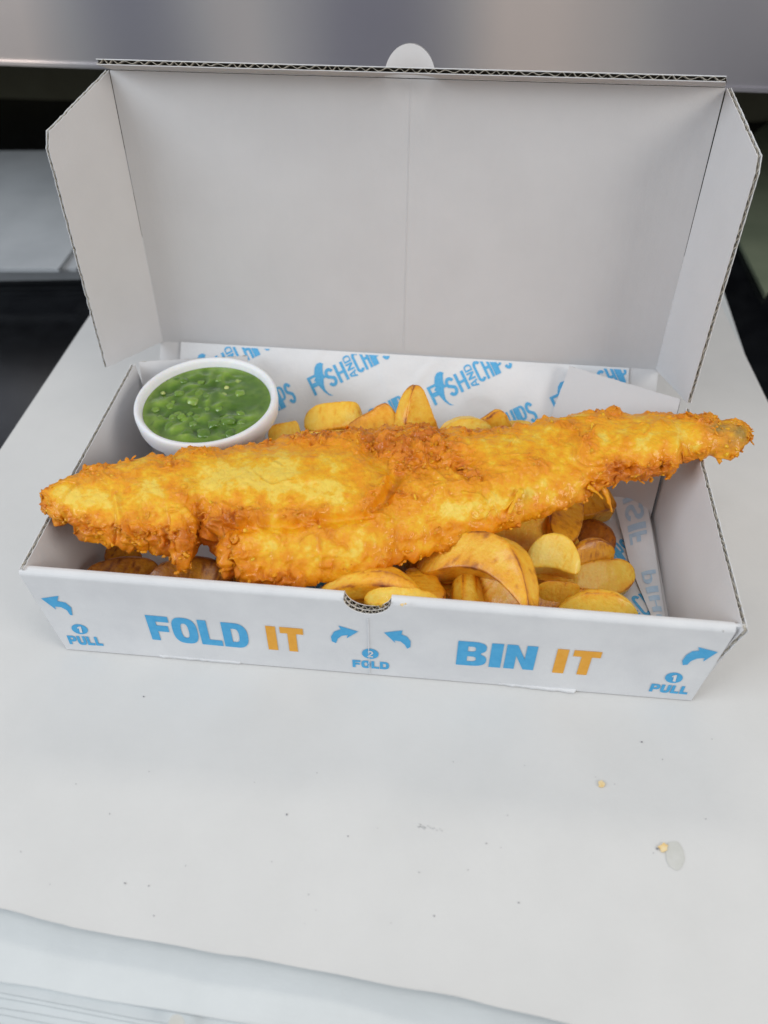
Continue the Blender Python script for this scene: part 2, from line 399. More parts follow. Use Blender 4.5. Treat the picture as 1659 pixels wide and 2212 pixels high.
# little bottom tabs that poke out under the front wall
for (xa, xb) in (((337, 1420), (525, 1436)), ((1070, 1480), (1247, 1499))):
    a = at(xa[0], xa[1]+3, 0.0004); b2 = at(xb[0], xb[1]+3, 0.0004)
    rs = random.Random(xa[0]); pts = []
    for i in range(25):
        q = a+(b2-a)*i/24; q[1] += 0.0012-0.0005*rs.random() if 0 < i < 24 else 0.003
        pts.append(q)
    pts += [b2+np.array([0, .006, 0]), a+np.array([0, .006, 0])]
    mb = MB(); mb.prism([(p[0], p[1], .0005) for p in pts], (0, 0, 0.0011)); mb.build('locking_tab', M_card, box)
# floor
IR = 0.2953
mb = MB(); mb.prism([(BL[0]+.001, BL[1]+.004, .0004), (BR[0]-.001, BR[1]+.004, .0004), (IR+.002, .1502, .0004), (0.0, .1502, .0004)], (0, 0, .0022))
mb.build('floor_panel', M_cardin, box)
# side walls (polygon of inner face; thickness outwards)
LT0, LT1 = at(52, 1229, 0.0575), at(290, 786, 0.0578)
RT0, RT1 = at(1610, 1362, 0.0575), at(1479, 880, 0.0570)
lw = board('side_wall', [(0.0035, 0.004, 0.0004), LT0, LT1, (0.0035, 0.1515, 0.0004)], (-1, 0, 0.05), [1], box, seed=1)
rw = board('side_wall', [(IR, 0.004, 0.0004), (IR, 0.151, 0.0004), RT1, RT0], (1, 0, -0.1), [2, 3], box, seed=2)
# slanting web that closes the right front corner
mb = MB(); a, b2, c = BR+np.array([-.0005, .0012, .001]), at(1590, 1360, 0.0565)+np.array([0, .0015, 0]), at(1618, 1366, 0.0570)+np.array([0, .0025, 0])
mb.prism([a, c, b2], (0, .0016, 0)); fix_normals(mb.build('corner_web', M_card, box))
# back wall, leaning back to the hinge
HL, HR = onp(352, 738, (0, .1913, .0495), nrm((0, -1, .9))), onp(1417, 798, (0, .1913, .0495), nrm((0, -1, .9)))
nb = nrm(np.cross(X, nrm((0, .0413, .0465))));  nb = nb if nb[1] > 0 else -nb
bw = board('back_wall', [(-0.001, .150, .0026), (IR+.001, .150, .0026), HR+X*.0015, HL-X*.0015], nb, [], box, seed=3)
# corner flaps standing inside the back corners
fr = [at(1470, 862, .0565), at(1230, 790, .0535)]
def _planar(A, B, C, x, z):
    n = np.cross(np.array(B)-A, np.array(C)-A); return (x, A[1]-(n[0]*(x-A[0])+n[2]*(z-A[2]))/n[1], z)
flR = board('corner_flap', [_planar(fr[0], fr[1], (0.229, .147, .004), 0.2935, .003), fr[0], fr[1], (0.229, .147, 0.004)], (0, 1, -.15), [1, 2], box, seed=4, mats=[M_cardin]*2+[M_core, M_kraft])
fl_ = [at(300, 781, .0575), at(535, 768, .053)]
flL = board('corner_flap', [_planar(fl_[0], fl_[1], (0.060, .146, .004), 0.006, .003), (0.060, .146, .004), fl_[1], fl_[0]], (0, 1, -.15), [1, 2], box, seed=5, mats=[M_cardin]*2+[M_core, M_kraft])

# lid -----------------------------------------------------------------------
LEAN = math.radians(6.67); lup = np.array([0, math.sin(LEAN), math.cos(LEAN)]); lnn = np.array([0, -math.cos(LEAN), math.sin(LEAN)])
P0 = HL
def onlid(px, py, off=0): return onp(px, py, P0+lnn*off, lnn)
LTL, LTR = onlid(237, 152), onlid(1567, 190)
lid = board('lid', [HL, HR, LTR, LTL], -lnn, [], box, seed=6)
# tab half-disc rising from the lid crease
ct = onlid(885, 168); tr = 0.0122
pts = [ct-X*tr]+[ct+X*tr*math.cos(t)+lup*0.0143*math.sin(t) for t in np.linspace(math.pi, 0, 26)]+[ct+X*tr]
tb = board('locking_tab', pts[1:-1], -lnn, [], lid, seed=7, T=0.0016)
# front flap of the lid, sticking out towards the viewer, with the cut-out left by the tab
FA = math.radians(24); fdir = np.array([0, -math.cos(FA), math.sin(FA)]); fl = 0.0185; fn = np.array([0, math.sin(FA), math.cos(FA)])
a, b2 = LTL, LTR
c0, c1 = a+X*0.0016+fdir*fl, b2-X*0.0052+fdir*fl
nl = 22; hole = []
for t in np.linspace(0, math.pi, nl):
    hole.append(ct+X*tr*math.cos(t)+fdir*0.0128*math.sin(t))
# three boards around the half-moon
hp_r, hp_l = hole[0], hole[-1]
ff = board('front_flap', [a, hp_l]+hole[::-1][1:-1]+[hp_r, b2, c1, c0], fn, [nl+2], lid, T=0.0025, seed=8, period=0.0056)
# side flaps of the lid
def flap(root_b, root_t, out_b, out_t, corner, seed, sgn):
    n = np.cross(np.array(root_t)-root_b, np.array(out_b)-root_b); n = nrm(n)
    if n[0]*sgn < 0: n = -n
    return n
LB = onp(232, 795, (-.0180, .150, .056), nrm((-.0, -1, 1))) ; LO = onp(97, 293, (-.0195, .1650, .181), nrm((0, -1, 1)))
RB = onp(1482, 872, (.3065, .151, .056), nrm((0, -1, 1))); RO = onp(1641, 345, (.3075, .1654, .181), nrm((0, -1, 1)))
nL = flap(HL, LTL, LB, LO, None, 0, -1)
def toplane(p, A, n): return p-n*((p-A)@n)
def mid(p, q, t, bul, d): return p+(q-p)*t+d*bul
cL = LTL+(LO-LTL)*0.03
board('side_flap', [HL-X*.0002, LTL-X*.0002, LTL+(LO-LTL)*.93+lnn*.0005, LO-lup*.006, LB], nL, [1, 2, 3, 4], lid, seed=9)
nR = flap(HR, LTR, RB, RO, None, 0, 1)
board('side_flap', [HR+X*.0002, RB, RO-lup*.006, LTR+(RO-LTR)*.94+lnn*.0005, LTR+X*.0002], nR, [0, 1, 2, 3], lid, seed=10)
# crease down the middle of the lid
a, b2 = onlid(886, 172, .0001), onlid(871, 756, .0001)
mb = MB(); mb.prism([a, a+X*.0002, b2+X*.0002, b2], lnn*.00001); mb.build('crease', M_card, lid)

# ------------------------------------------------------------------ lettering
def band(pts, t, closed=False):
    pts = [np.array(p, float) for p in pts]; n = len(pts); L, R = [], []
    for i in range(n):
        d1 = nrm(pts[i]-pts[i-1]) if i > 0 else None; d2 = nrm(pts[i+1]-pts[i]) if i < n-1 else None
        if d1 is None: d1 = d2
        if d2 is None: d2 = d1
        b = nrm(d1+d2); nn = np.array([-b[1], b[0]]); k = 1/max(.5, nn@np.array([-d1[1], d1[0]]))
        L.append(pts[i]+nn*t/2*k); R.append(pts[i]-nn*t/2*k)
    return [L+R[::-1]]
def arc(cx, cy, rx, ry, a0, a1, n=12, e=1.0):
    out = []
    for t in np.linspace(math.radians(a0), math.radians(a1), n):
        c, s = math.cos(t), math.sin(t)
        out.append((cx+rx*math.copysign(abs(c)**e, c), cy+ry*math.copysign(abs(s)**e, s)))
    return out
def rect(x0, y0, x1, y1): return [(x0, y0), (x1, y0), (x1, y1), (x0, y1)]
def glyph(ch, w=.8, t=.28, s=.24):
    """heavy sans outlines, cap height 1; returns (loops, width)"""
    if ch == 'I': return [[(0, 0), (t+.04, 0), (t+.04, 1), (0, 1)]], t+.04
    if ch == 'T': c = w/2; return [[(c-t/2, 0), (c+t/2, 0), (c+t/2, 1-s), (w, 1-s), (w, 1), (0, 1), (0, 1-s), (c-t/2, 1-s)]], w
    if ch == 'L': return [[(0, 0), (w*.85, 0), (w*.85, s), (t, s), (t, 1), (0, 1)]], w*.85
    if ch == 'F': return [[(0, 0), (t, 0), (t, .40-s*.1), (w*.80, .40-s*.1), (w*.80, .62), (t, .62), (t, 1-s), (w*.88, 1-s), (w*.88, 1), (0, 1)]], w*.88
    if ch == 'E': return [[(0, 0), (w*.85, 0), (w*.85, s), (t, s), (t, .4), (w*.8, .4), (w*.8, .6), (t, .6), (t, 1-s), (w*.85, 1-s), (w*.85, 1), (0, 1)]], w*.85
    if ch == 'N': return [[(0, 0), (t, 0), (t, .56), (w-t, 0), (w, 0), (w, 1), (w-t, 1), (w-t, .44), (t, 1), (0, 1)]], w
    if ch == 'H': return [[(0, 0), (t, 0), (t, .5-s/2), (w-t, .5-s/2), (w-t, 0), (w, 0), (w, 1), (w-t, 1), (w-t, .5+s/2), (t, .5+s/2), (t, 1), (0, 1)]], w
    if ch == 'O': return [arc(w/2, .5, w/2, .52, 0, 360, 45, .72)[:-1], arc(w/2, .5, w/2-t, .52-s, 0, 360, 29, .72)[:-1]], w
    if ch == 'D': return [[(0, 0)]+arc(w*.5, .5, w*.5, .5, -90, 90, 20, .8)+[(0, 1)], [(t, s)]+arc(w*.5, .5, w*.5-t, .5-s, -90, 90, 14, .8)+[(t, 1-s)]], w
    if ch == 'P':
        return [[(0, 0), (t, 0), (t, .33)]+arc(w*.52, .665, w*.48, .335, -90, 90, 16, .8)+[(0, 1)], [(t, .33+s*.8)]+arc(w*.52, .665, w*.48-t, .335-s*.8, -90, 90, 10, .8)+[(t, 1-s*.8)]], w
    if ch == 'B':
        return [[(0, 0)]+arc(w*.52, .26, w*.48, .26, -90, 60, 12, .8)+arc(w*.52, .76, w*.44, .24, -55, 90, 12, .8)+[(0, 1)],
                [(t, s*.78)]+arc(w*.5, .29, w*.5-t, .29-s*.78, -90, 90, 8, .8)+[(t, .58-s*.78)],
                [(t, .60)]+arc(w*.5, .70, w*.46-t, .10, -90, 90, 8, .8)+[(t, .80)]], w
    if ch == 'U': return [[(0, 1)]+[(0, .35)]+arc(w/2, .35, w/2, .37, 180, 360, 18, .8)[1:]+[(w, 1), (w-t, 1)]+arc(w/2, .35, w/2-t, .37-s, 360, 180, 12, .8)+[(t, 1)]], w
    if ch == 'A': return [[(0, 0), (t, 0), (t+.04, .22), (w-t-.04, .22), (w-t, 0), (w, 0), (w*.72, 1), (w*.28, 1)], [(t+.07, .40), (w-t-.07, .40), (w/2, .82)]], w
    if ch == 'C': k = t/2; return band(arc(w/2, 1-w*.5, w/2-k, w*.5-k, 15, 180, 12)+arc(w/2, w*.5, w/2-k, w*.5-k, 180, 345, 12), t), w
    if ch == 'S':
        k = t/2; r = (1-t)/4
        return band(arc(w/2, 1-k-r, w/2-k, r, 15, 220, 14)+arc(w/2, k+r, w/2-k, r, 40, -165, 14), t), w
    if ch == '1': return [[(.2, 0), (.5, 0), (.5, 1), (.28, 1), (0, .8), (.05, .62), (.2, .72)]], .5
    if ch == '2': return band(arc(.34, .68, .24, .22, 160, -20, 12)+[(.12, .10), (.66, .10)], .18), .68
    return [], .3
FISH = [(.66, -.40), (.42, -.30), (.20, -.02), (.06, .33), (.02, .62), (-.12, .70), (.06, .82), (.12, 1.05), (.30, 1.30), (.55, 1.44), (.80, 1.43), (.96, 1.30), (.84, 1.20), (.74, 1.02), (.66, .80), (.76, .60), (.54, .60), (.40, .32), (.34, .05), (.44, -.20)]
def layout(word, **kw):
    loops, x = [], 0
    gap = kw.pop('gap', .08)
    for ch in word:
        g, w = glyph(ch, **kw); loops.append([[(px+x, py) for px, py in lp] for lp in g]); x += w+gap
    return loops, x-gap
def fill(bm, loops, f):
    """fills outline loops in 2D, then maps the vertices with f"""
    es = []
    for lp in loops:
        vs = [bm.verts.new((p[0], p[1], 0)) for p in lp]
        es += [bm.edges.new((vs[i], vs[(i+1) % len(vs)])) for i in range(len(vs))]
    r = bmesh.ops.triangle_fill(bm, use_beauty=True, use_dissolve=False, edges=es)
def text_mesh(name, glyphs, mapf, mat, parent, cut=None, refine=None, clip=None):
    """glyphs: list of loop lists in 2D; mapf (x,y)->3D"""
    bm = bmesh.new()
    for g in glyphs:
        if g: fill(bm, g, None)
    if clip:
        for co, no in clip:
            geom = bm.verts[:]+bm.edges[:]+bm.faces[:]
            bmesh.ops.bisect_plane(bm, geom=geom, plane_co=co, plane_no=no, clear_outer=True)
    if refine:
        for _ in range(5):
            es = [e for e in bm.edges if e.calc_length() > refine]
            if not es: break
            bmesh.ops.subdivide_edges(bm, edges=es, cuts=1)
            bmesh.ops.triangulate(bm, faces=bm.faces[:])
    for v in bm.verts: v.co = Vector(mapf(v.co.x, v.co.y))
    me = bpy.data.meshes.new(name); bm.to_mesh(me); bm.free()
    return link(name, me, mat, parent)
PF = BL; OFF = 0.00022
ULW = np.linalg.norm(FR-FL)
def wallpt(p, off):
    u = ((p-BL)@(BR-BL))/((BR-BL)@(BR-BL)); z = p[2]
    for _ in range(3):
        bot = BL+(BR-BL)*u; top = FL+(FR-FL)*u; up = (top-bot)/top[2]
        q = bot+up*z; u += ((p-q)@(BR-BL))/((BR-BL)@(BR-BL))
    bot = BL+(BR-BL)*u; top = FL+(FR-FL)*u; up = (top-bot)/top[2]
    return bot+up*z+nF*off
def onfront(px, py, off=OFF):
    P0 = PF
    for _ in range(4):
        p = onp(px, py, P0, nF); P0 = wallpt(p, 0)
    return wallpt(p, off)
def word(name, txt, O, R, Tp, mat, **kw):
    g, W = layout(txt, **kw); o, r_, t_ = onfront(*O), onfront(*R), onfront(*Tp)
    U, V = (r_-o)/W, t_-o
    return text_mesh(name, g, lambda x, y: wallpt(o+U*x+V*y, OFF), mat, fw, refine=.5)
word('printed_word', 'FOLD', (330, 1380.6), (541, 1400.5), (312.5, 1327.6), M_blue, t=.30, gap=.07, w=.86, s=.23)
word('printed_word', 'IT', (581, 1402), (659.5, 1408.5), (572.5, 1351), M_orange, t=.33, gap=.16, w=.88, s=.25)
word('printed_word', 'BIN', (984.5, 1434.6), (1151, 1447), (990.5, 1383.6), M_blue, t=.32, gap=.10, w=.92, s=.24)
word('printed_word', 'IT', (1192, 1452), (1284.5, 1459), (1205.5, 1401), M_orange, t=.33, gap=.16, w=.88, s=.25)
word('printed_word', 'PULL', (151.5, 1390.6), (224.5, 1394.5), (144, 1372), M_blue, t=.34, gap=.10, w=.98, s=.26)
word('printed_word', 'FOLD', (762, 1440), (840.5, 1445.8), (761.2, 1424.5), M_blue, t=.34, gap=.10, w=1.05, s=.26)
word('printed_word', 'PULL', (1401, 1492.5), (1483, 1499.5), (1408, 1476), M_blue, t=.34, gap=.10, w=.98, s=.26)
def badge(cx, cy, rx, ry, dg, sk):
    c = onfront(cx, cy); U = onfront(cx+rx, cy+rx*.075)-c; V = onfront(cx-sk, cy-ry)-c
    lp = [[(math.cos(t), math.sin(t)) for t in np.linspace(0, 2*math.pi, 33)[:-1]]]
    o = text_mesh('number_badge', [lp], lambda x, y: wallpt(c+U*x+V*y, OFF), M_blue, fw)
    g, w = glyph(dg); c2 = c+nF*.00014
    text_mesh('printed_number', [g], lambda x, y: wallpt(c2+U*(x-w/2)*1.05+V*(y-.5)*1.25, OFF*1.8), M_card, fw)
badge(172.5, 1358.6, 17.5, 10.8, '1', 3)
badge(800, 1411.6, 18, 11, '2', 0)
badge(1455.5, 1463.6, 19, 11.2, '1', -3)
z1 = lambda p: (p[0]*.5, 909.6+p[1]*.5)
z2 = lambda p: (829.5+p[0]*.5, 909.6+p[1]*.5)
ARR = [(z1, [(178, 765), (253, 754), (248, 776), (283, 783), (308, 804), (314, 838), (303, 836), (290, 816), (265, 803), (238, 800), (243, 813)]),
       (z1, [(1462, 882), (1548, 908), (1498, 937), (1502, 923), (1478, 926), (1460, 938), (1452, 958), (1434, 950), (1430, 930), (1444, 908), (1472, 898)]),
       (z2, [(0, 912), (80, 903), (76, 920), (100, 930), (115, 950), (114, 975), (100, 982), (90, 965), (72, 951), (45, 946), (50, 958)]),
       (z2, [(1442, 997), (1378, 1038), (1385, 1022), (1352, 1025), (1325, 1036), (1310, 1051), (1290, 1053), (1288, 1035), (1305, 1010), (1332, 993), (1362, 990), (1357, 975)])]
for zf, pl in ARR:
    P = [onfront(*zf(p)) for p in pl]; o3 = P[0]; U = nrm(BR-BL); V = nrm(FL-BL-U*((FL-BL)@U))
    lp = [[((p-o3)@U*1000, (p-o3)@V*1000) for p in P]]
    text_mesh('printed_arrow', [lp], lambda x, y: wallpt(o3+U*x/1000+V*y/1000, OFF), M_blue, fw, refine=3)
# perforated line under the notch
rs = random.Random(2); mb = MB(); nn = 34
for i in range(nn):
    t = i/nn; px, py = 795+3*t, 1334+121*t; a = onfront(px-.7+rs.uniform(-.5, .5), py, .0001); b2 = onfront(px+.7+rs.uniform(-.5, .5), py, .0001); c = onfront(px+.6, py+2.4, .0001); d = onfront(px-.6, py+2.4, .0001)
    mb.prism([a, b2, c, d], nF*rs.uniform(.0002, .0005))
mb.build('perforation', M_card, fw)

for cx, cy, rr in ((869, 1307, 3.5), (876, 1305, 2), (1562, 1364, 2.5)):
    c = at(cx, cy, H+.0004); q = random.Random(int(cx)); mb = MB()
    mb.prism([c+np.array([math.cos(t)*rr*.00022*q.uniform(.7, 1.2), math.sin(t)*rr*.00022*q.uniform(.7, 1.2), 0]) for t in np.linspace(0, 5.6, 8)], (0, 0, .0005))
    mb.build('crumb' if cx < 1500 else 'dent', M_crumb if cx < 1500 else M_scuff, box)

# ------------------------------------------------------------------ greaseproof paper liner
SB = 0.142; Y0 = 0.008; SL = 0.0600
sdir = nrm((0, .0413, .0465)); npb = -nb
YB = Y0+SB
def pl(s):
    s = np.asarray(s, float); f = np.minimum(s, SB); g = np.maximum(s-SB, 0)
    y = Y0+f+g*sdir[1]; z = 0.0034+g*sdir[2]
    return y, z
def paperP(x, s, lift=0.0):
    x = np.asarray(x, float); s = np.asarray(s, float); y = 0; z = 0
    for k in range(-4, 5):
        a, b = pl(s+k*0.0022); y = y+a/9; z = z+b/9
    fr_ = sstep(SB-.01, SB+.02, s)
    P = np.stack([x, y, z], -1)
    q = np.stack([x, s, s*0], -1)
    w = 0.0016*fbm(q, 0.04, 2, 3)+0.0007*np.clip(1-np.abs(noise(q, .035, 21))/.10, 0, 1)+0.0006*np.abs(noise(q@np.array([[.9, .4, 0], [-.4, .9, 0], [0, 0, 1]]), 0.022, 8))
    w = np.maximum(w*(0.5+0.5*sstep(.0, .012, SB+SL-s)), -0.0006)+0.0009+lift
    nrmv = np.stack([x*0, -fr_*abs(npb[1]), 1-fr_*(1-abs(npb[2]))], -1)
    return P+nrmv*w[..., None]
liner = empty('greaseproof_liner', (0.15, 0.1, 0.003), 'white greaseproof paper printed with blue fish and chips logos lining the box under the chips', 'wrapping paper')
sx, ss = np.meshgrid(np.linspace(0.012, 0.2905, 140), np.linspace(0, SB+SL+.0012, 110), indexing='ij')
# right edge slants in a little on the back wall
sxx = 0.012+(sx-0.012)*(1-0.035*sstep(SB, SB+.06, ss))
mb = MB(); mb.grid(paperP(sxx, ss)); o = mb.build('paper_sheet', M_paper, liner, smooth=True)
# folded-over right edge
inn_ = [(1316, 1015, .008), (1327, 1085, .0075), (1345, 1155, .007), (1358, 1210, .007), (1379, 1265, .0065), (1409, 1335, .006), (1430, 1380, .006)]
out_ = [(1384, 1010, .010), (1393, 1060, .009), (1407, 1138, .008), (1416, 1195, .007), (1425, 1255, .005), (1437, 1335, .005), (1444, 1380, .005)]
I = np.array([at(*p) for p in inn_]); O_ = np.array([at(*p) for p in out_])
tt = np.linspace(0, 1, 40); ti = np.linspace(0, 1, len(inn_))
Ii = np.stack([np.interp(tt, ti, I[:, k]) for k in range(3)], -1); Oi = np.stack([np.interp(tt, ti, O_[:, k]) for k in range(3)], -1)
def foldP(a, b):   # a along, b across 0 inner 1 outer
    a = np.clip(np.asarray(a, float), 0, 1); i = np.stack([np.interp(a, tt, Ii[:, k]) for k in range(3)], -1); o = np.stack([np.interp(a, tt, Oi[:, k]) for k in range(3)], -1)
    b = np.asarray(b, float)[..., None]; P = i+(o-i)*b; P[..., 2] += 0.0012*np.sin(np.pi*b[..., 0])
    return P
A_, B_ = np.meshgrid(np.linspace(0, 1, 60), np.linspace(0, 1, 14), indexing='ij')
mb = MB(); F_ = foldP(A_, B_); mb.grid(F_, flip=True); mb.build('folded_edge', M_paper, liner, smooth=True)
def logo():
    """returns glyph loop lists in a frame where cap height = 1 and the length is about 4.3"""
    g = []
    def put(loops, x, y, sx, sy, rot=False):
        o = []
        for lp in loops:
            q = [((x-py*sy, y+px*sx) if rot else (x+px*sx, y+py*sy)) for px, py in lp]; o.append(q)
        g.append(o)
    put(glyph('F', .55, .16, .14)[0], 0, 0, 1, 1)
    g.append([[(.40+p[0]*.80, p[1]) for p in FISH]])
    put(glyph('S', .52, .17)[0], .98, .0, 1, 1)
    put(glyph('H', .55, .16, .14)[0], 1.58, 0, 1, 1)
    x = 2.62
    for ch, yy in (('A', -.05), ('N', .37), ('D', .79)):
        put(glyph(ch, .8, .2, .16)[0], x, yy, .46, .40, True)
    for ch, xx, ww in (('C', 2.70, .42), ('H', 3.16, .42), ('I', 3.62, .1), ('P', 3.80, .40)):
        put(glyph(ch, ww, .14, .13)[0], xx, .02, 1, 1.12)
    put(glyph('S', .42, .15)[0], 4.24, .02, 1, 1.12)
    return g
LG = logo(); ang = math.radians(29.6); cap = 0.0118; LEN = 0.0515
ca, sa = math.cos(ang), math.sin(ang)
kx = LEN/4.66
S_h = SB+SL          # s at the hinge
aV = np.array([.0727, -.0012]); bV = np.array([.0177, -.0306]); o2 = np.array([.1695, S_h-.0283+.0006])
cnt = 0
for i in range(-5, 5):
    for j in range(-2, 8):
        o_ = o2+aV*i+bV*j
        if o_[0] < -.03 or o_[0] > .30 or o_[1] < -.02 or o_[1] > S_h+.005: continue
        gl = []
        for lps in LG:
            gl.append([[(o_[0]+p[0]*kx*ca-p[1]*cap*sa, o_[1]+p[0]*kx*sa+p[1]*cap*ca) for p in lp] for lp in lps])
        xs = [p[0] for l_ in gl for q in l_ for p in q]; ys = [p[1] for l_ in gl for q in l_ for p in q]
        if max(xs) < .014 or min(xs) > .282 or min(ys) > S_h or max(ys) < 0: continue
        xr = .2895 if o_[1] < SB else .2795
        try:
            text_mesh('printed_logo', gl, lambda x, y: paperP(x, y, 0.00022), M_blue2, liner, refine=.004,
                      clip=[((xr, 0, 0), (1, 0, 0)), ((.0125, 0, 0), (-1, 0, 0)), ((0, S_h, 0), (0, 1, 0)), ((0, .001, 0), (0, -1, 0))]); cnt += 1
        except Exception as ex: print('logo', ex)
# print showing through the folded strip, reversed
for a0, w_ in ((.12, 'HSIF'), (.60, 'PIHC')):
    g, W = layout(w_, t=.16, w=.52, s=.14, gap=.10)
    text_mesh('printed_word', g, lambda x, y: foldP(a0+(x/W)*.30, .88-.62*y-.10*x/W)+np.array([0, 0, .0003]), M_pale, liner, refine=.12)

# ------------------------------------------------------------------ foam tub of mushy peas
def lathe(mb, prof, c, n=96, jit=0.0, mi=0):
    P = np.zeros((n, len(prof), 3))
    for i in range(n):
        t = 2*math.pi*i/n
        for j, (r, z) in enumerate(prof): P[i, j] = (c[0]+r*math.cos(t), c[1]+r*math.sin(t), z)
    if jit: P[..., :2] += (jit*noise(P, .01, 4))[..., None]
    mb.grid(P, close_u=True, flip=False, mi=mi)
ZR = 0.0600
pl_, pr_ = at(282, 882, ZR), at(600, 862, ZR); pt_, pb_ = at(443, 770, ZR), at(441, 962, ZR)
tc_ = np.array([(pl_[0]+pr_[0])/2, (pt_[1]+pb_[1])/2]); RR = ((pr_[0]-pl_[0])+(pt_[1]-pb_[1]))/4+.0007; tc_[0] -= .0006
print('tub', tc_, RR, pl_, pr_, pt_, pb_)
tub = empty('foam_tub', (tc_[0], tc_[1], 0.004), 'round white foam tub holding mushy peas in the back left corner of the box', 'tub')
zf = 0.0046
prof = [(0.0, zf), (RR*.60, zf), (RR*.64, zf+.0015), (RR*.665, zf+.012), (RR*.80, ZR-.014), (RR*.86, ZR-.0125), (RR*.955, ZR-.0110), (RR*.985, ZR-.0095), (RR*1.0, ZR-.004), (RR*.998, ZR-.0015), (RR*.982, ZR-.0003), (RR*.962, ZR), (RR*.93, ZR-.0003), (RR*.905, ZR-.002), (RR*.885, ZR-.008), (RR*.80, ZR-.02), (RR*.60, zf+.004), (0, zf+.004)]
mb = MB(); lathe(mb, prof, tc_, 120, 0.00015); fix_normals(mb.build('cup', M_foam, tub, smooth=True))
# peas
M_pea, nt, b = new_mat('mushy_pea'); att = N(nt, 'ShaderNodeAttribute', attribute_name='tone')
tc = N(nt, 'ShaderNodeTexCoord'); n1 = N(nt, 'ShaderNodeTexNoise', Scale=260.0, Detail=4.0); nt.links.new(tc.outputs['Object'], n1.inputs['Vector'])
mx = N(nt, 'ShaderNodeMath', operation='MULTIPLY_ADD'); nt.links.new(n1.outputs['Fac'], mx.inputs[0]); mx.inputs[1].default_value = 0.3
ad = N(nt, 'ShaderNodeMath', operation='SUBTRACT'); nt.links.new(att.outputs['Fac'], mx.inputs[2]); nt.links.new(mx.outputs[0], ad.inputs[0]); ad.inputs[1].default_value = 0.15
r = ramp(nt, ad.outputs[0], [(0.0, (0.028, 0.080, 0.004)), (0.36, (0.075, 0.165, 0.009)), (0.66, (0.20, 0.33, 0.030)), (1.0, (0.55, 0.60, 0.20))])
nt.links.new(r.outputs[0], b.inputs['Base Color']); b.inputs['Roughness'].default_value = 0.25; b.inputs['Specular IOR Level'].default_value = .5; b.inputs['Coat Weight'].default_value = .6; b.inputs['Coat Roughness'].default_value = .08
b.inputs['Subsurface Weight'].default_value = .35; b.inputs['Subsurface Scale'].default_value = .003; b.inputs['Subsurface Radius'].default_value = (.4, 1, .1)
n3 = N(nt, 'ShaderNodeTexNoise', Scale=500.0, Detail=4.0); nt.links.new(tc.outputs['Object'], n3.inputs['Vector'])
bp = N(nt, 'ShaderNodeBump', Strength=.25, Distance=.0004); nt.links.new(n3.outputs['Fac'], bp.inputs['Height']); nt.links.new(bp.outputs[0], b.inputs['Normal'])
def set_attr(me, name, vals):
    a = me.attributes.new(name, 'FLOAT', 'POINT'); a.data.foreach_set('value', np.asarray(vals, dtype=np.float32).ravel())
peas = empty('mushy_peas', (tc_[0], tc_[1], ZR-.006), 'glossy green mushy peas filling the white foam tub', 'mushy peas')
nr, na = 90, 180; Rp = RR*.893; ZP = ZR-0.0052
rr, aa = np.meshgrid(np.linspace(0.001, 1, nr), np.linspace(0, 2*math.pi, na, endpoint=False), indexing='ij')
x = tc_[0]+Rp*rr*np.cos(aa); y = tc_[1]+Rp*rr*np.sin(aa); P = np.stack([x, y, x*0], -1)
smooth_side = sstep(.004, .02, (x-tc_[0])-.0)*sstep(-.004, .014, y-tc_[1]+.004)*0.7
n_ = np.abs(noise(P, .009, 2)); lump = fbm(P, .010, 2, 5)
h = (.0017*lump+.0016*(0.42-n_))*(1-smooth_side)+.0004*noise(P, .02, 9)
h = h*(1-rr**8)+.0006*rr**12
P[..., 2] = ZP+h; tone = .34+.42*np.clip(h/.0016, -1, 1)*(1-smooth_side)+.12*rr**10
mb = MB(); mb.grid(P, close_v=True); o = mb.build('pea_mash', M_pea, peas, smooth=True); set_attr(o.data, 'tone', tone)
fix_normals(o)
def ico(sub=2):
    bm = bmesh.new(); bmesh.ops.create_icosphere(bm, subdivisions=sub, radius=1.0)
    v = np.array([p.co[:] for p in bm.verts]); f = [tuple(q.index for q in fc.verts) for fc in bm.faces]; bm.free(); return v, f
IV, IF = ico(3); IV2, IF2 = ico(2)
rs = random.Random(21)
def pea(px, py, rad, tn, flat=.5, k=0, irr=.3, el=1.0):
    c = at(px, py, ZP-.0003)
    v = IV*(1+irr*noise(IV*.9+k*3.1, .8, k)[:, None])*np.array([rad*el, rad, rad*flat])
    a = rs.random()*6; R_ = np.array([[math.cos(a), -math.sin(a), 0], [math.sin(a), math.cos(a), 0], [0, 0, 1]])
    mb = MB(); mb.add(v@R_.T+c, IF); o = mb.build('pea', M_pea, peas, smooth=True); set_attr(o.data, 'tone', np.full(len(v), tn))
def zz(x, y): return 242.5+.3655*x, 697.3+.3655*y
spec = [(480, 465, 11, .72), (425, 345, 8, .4), (410, 555, 9, .6), (430, 575, 7, .6), (345, 495, 9, .6), (255, 515, 8, .6), (400, 420, 9, .5), (510, 420, 8, .55), (525, 355, 7, .55), (655, 430, 6.5, .75), (640, 340, 7, .55), (755, 420, 11, .62), (740, 350, 6, .75), (430, 290, 6, .8), (675, 385, 5, .95), (795, 315, 3, .9), (685, 580, 12, .45), (600, 600, 12, .4), (540, 655, 13, .4), (440, 660, 11, .42), (340, 610, 10, .45), (290, 570, 9, .5), (700, 655, 10, .4), (770, 590, 9, .5), (840, 600, 8, .5), (360, 560, 8, .5), (210, 440, 5, .7), (200, 490, 4, .85), (300, 415, 4, .9), (240, 560, 5, .8), (560, 510, 6, .55), (500, 560, 8, .5), (630, 510, 7, .5), (250, 600, 8, .45), (480, 600, 8, .5), (380, 340, 8, .42), (560, 430, 7, .45), (330, 350, 6, .42), (590, 300, 5, .5), (460, 540, 6, .55)]
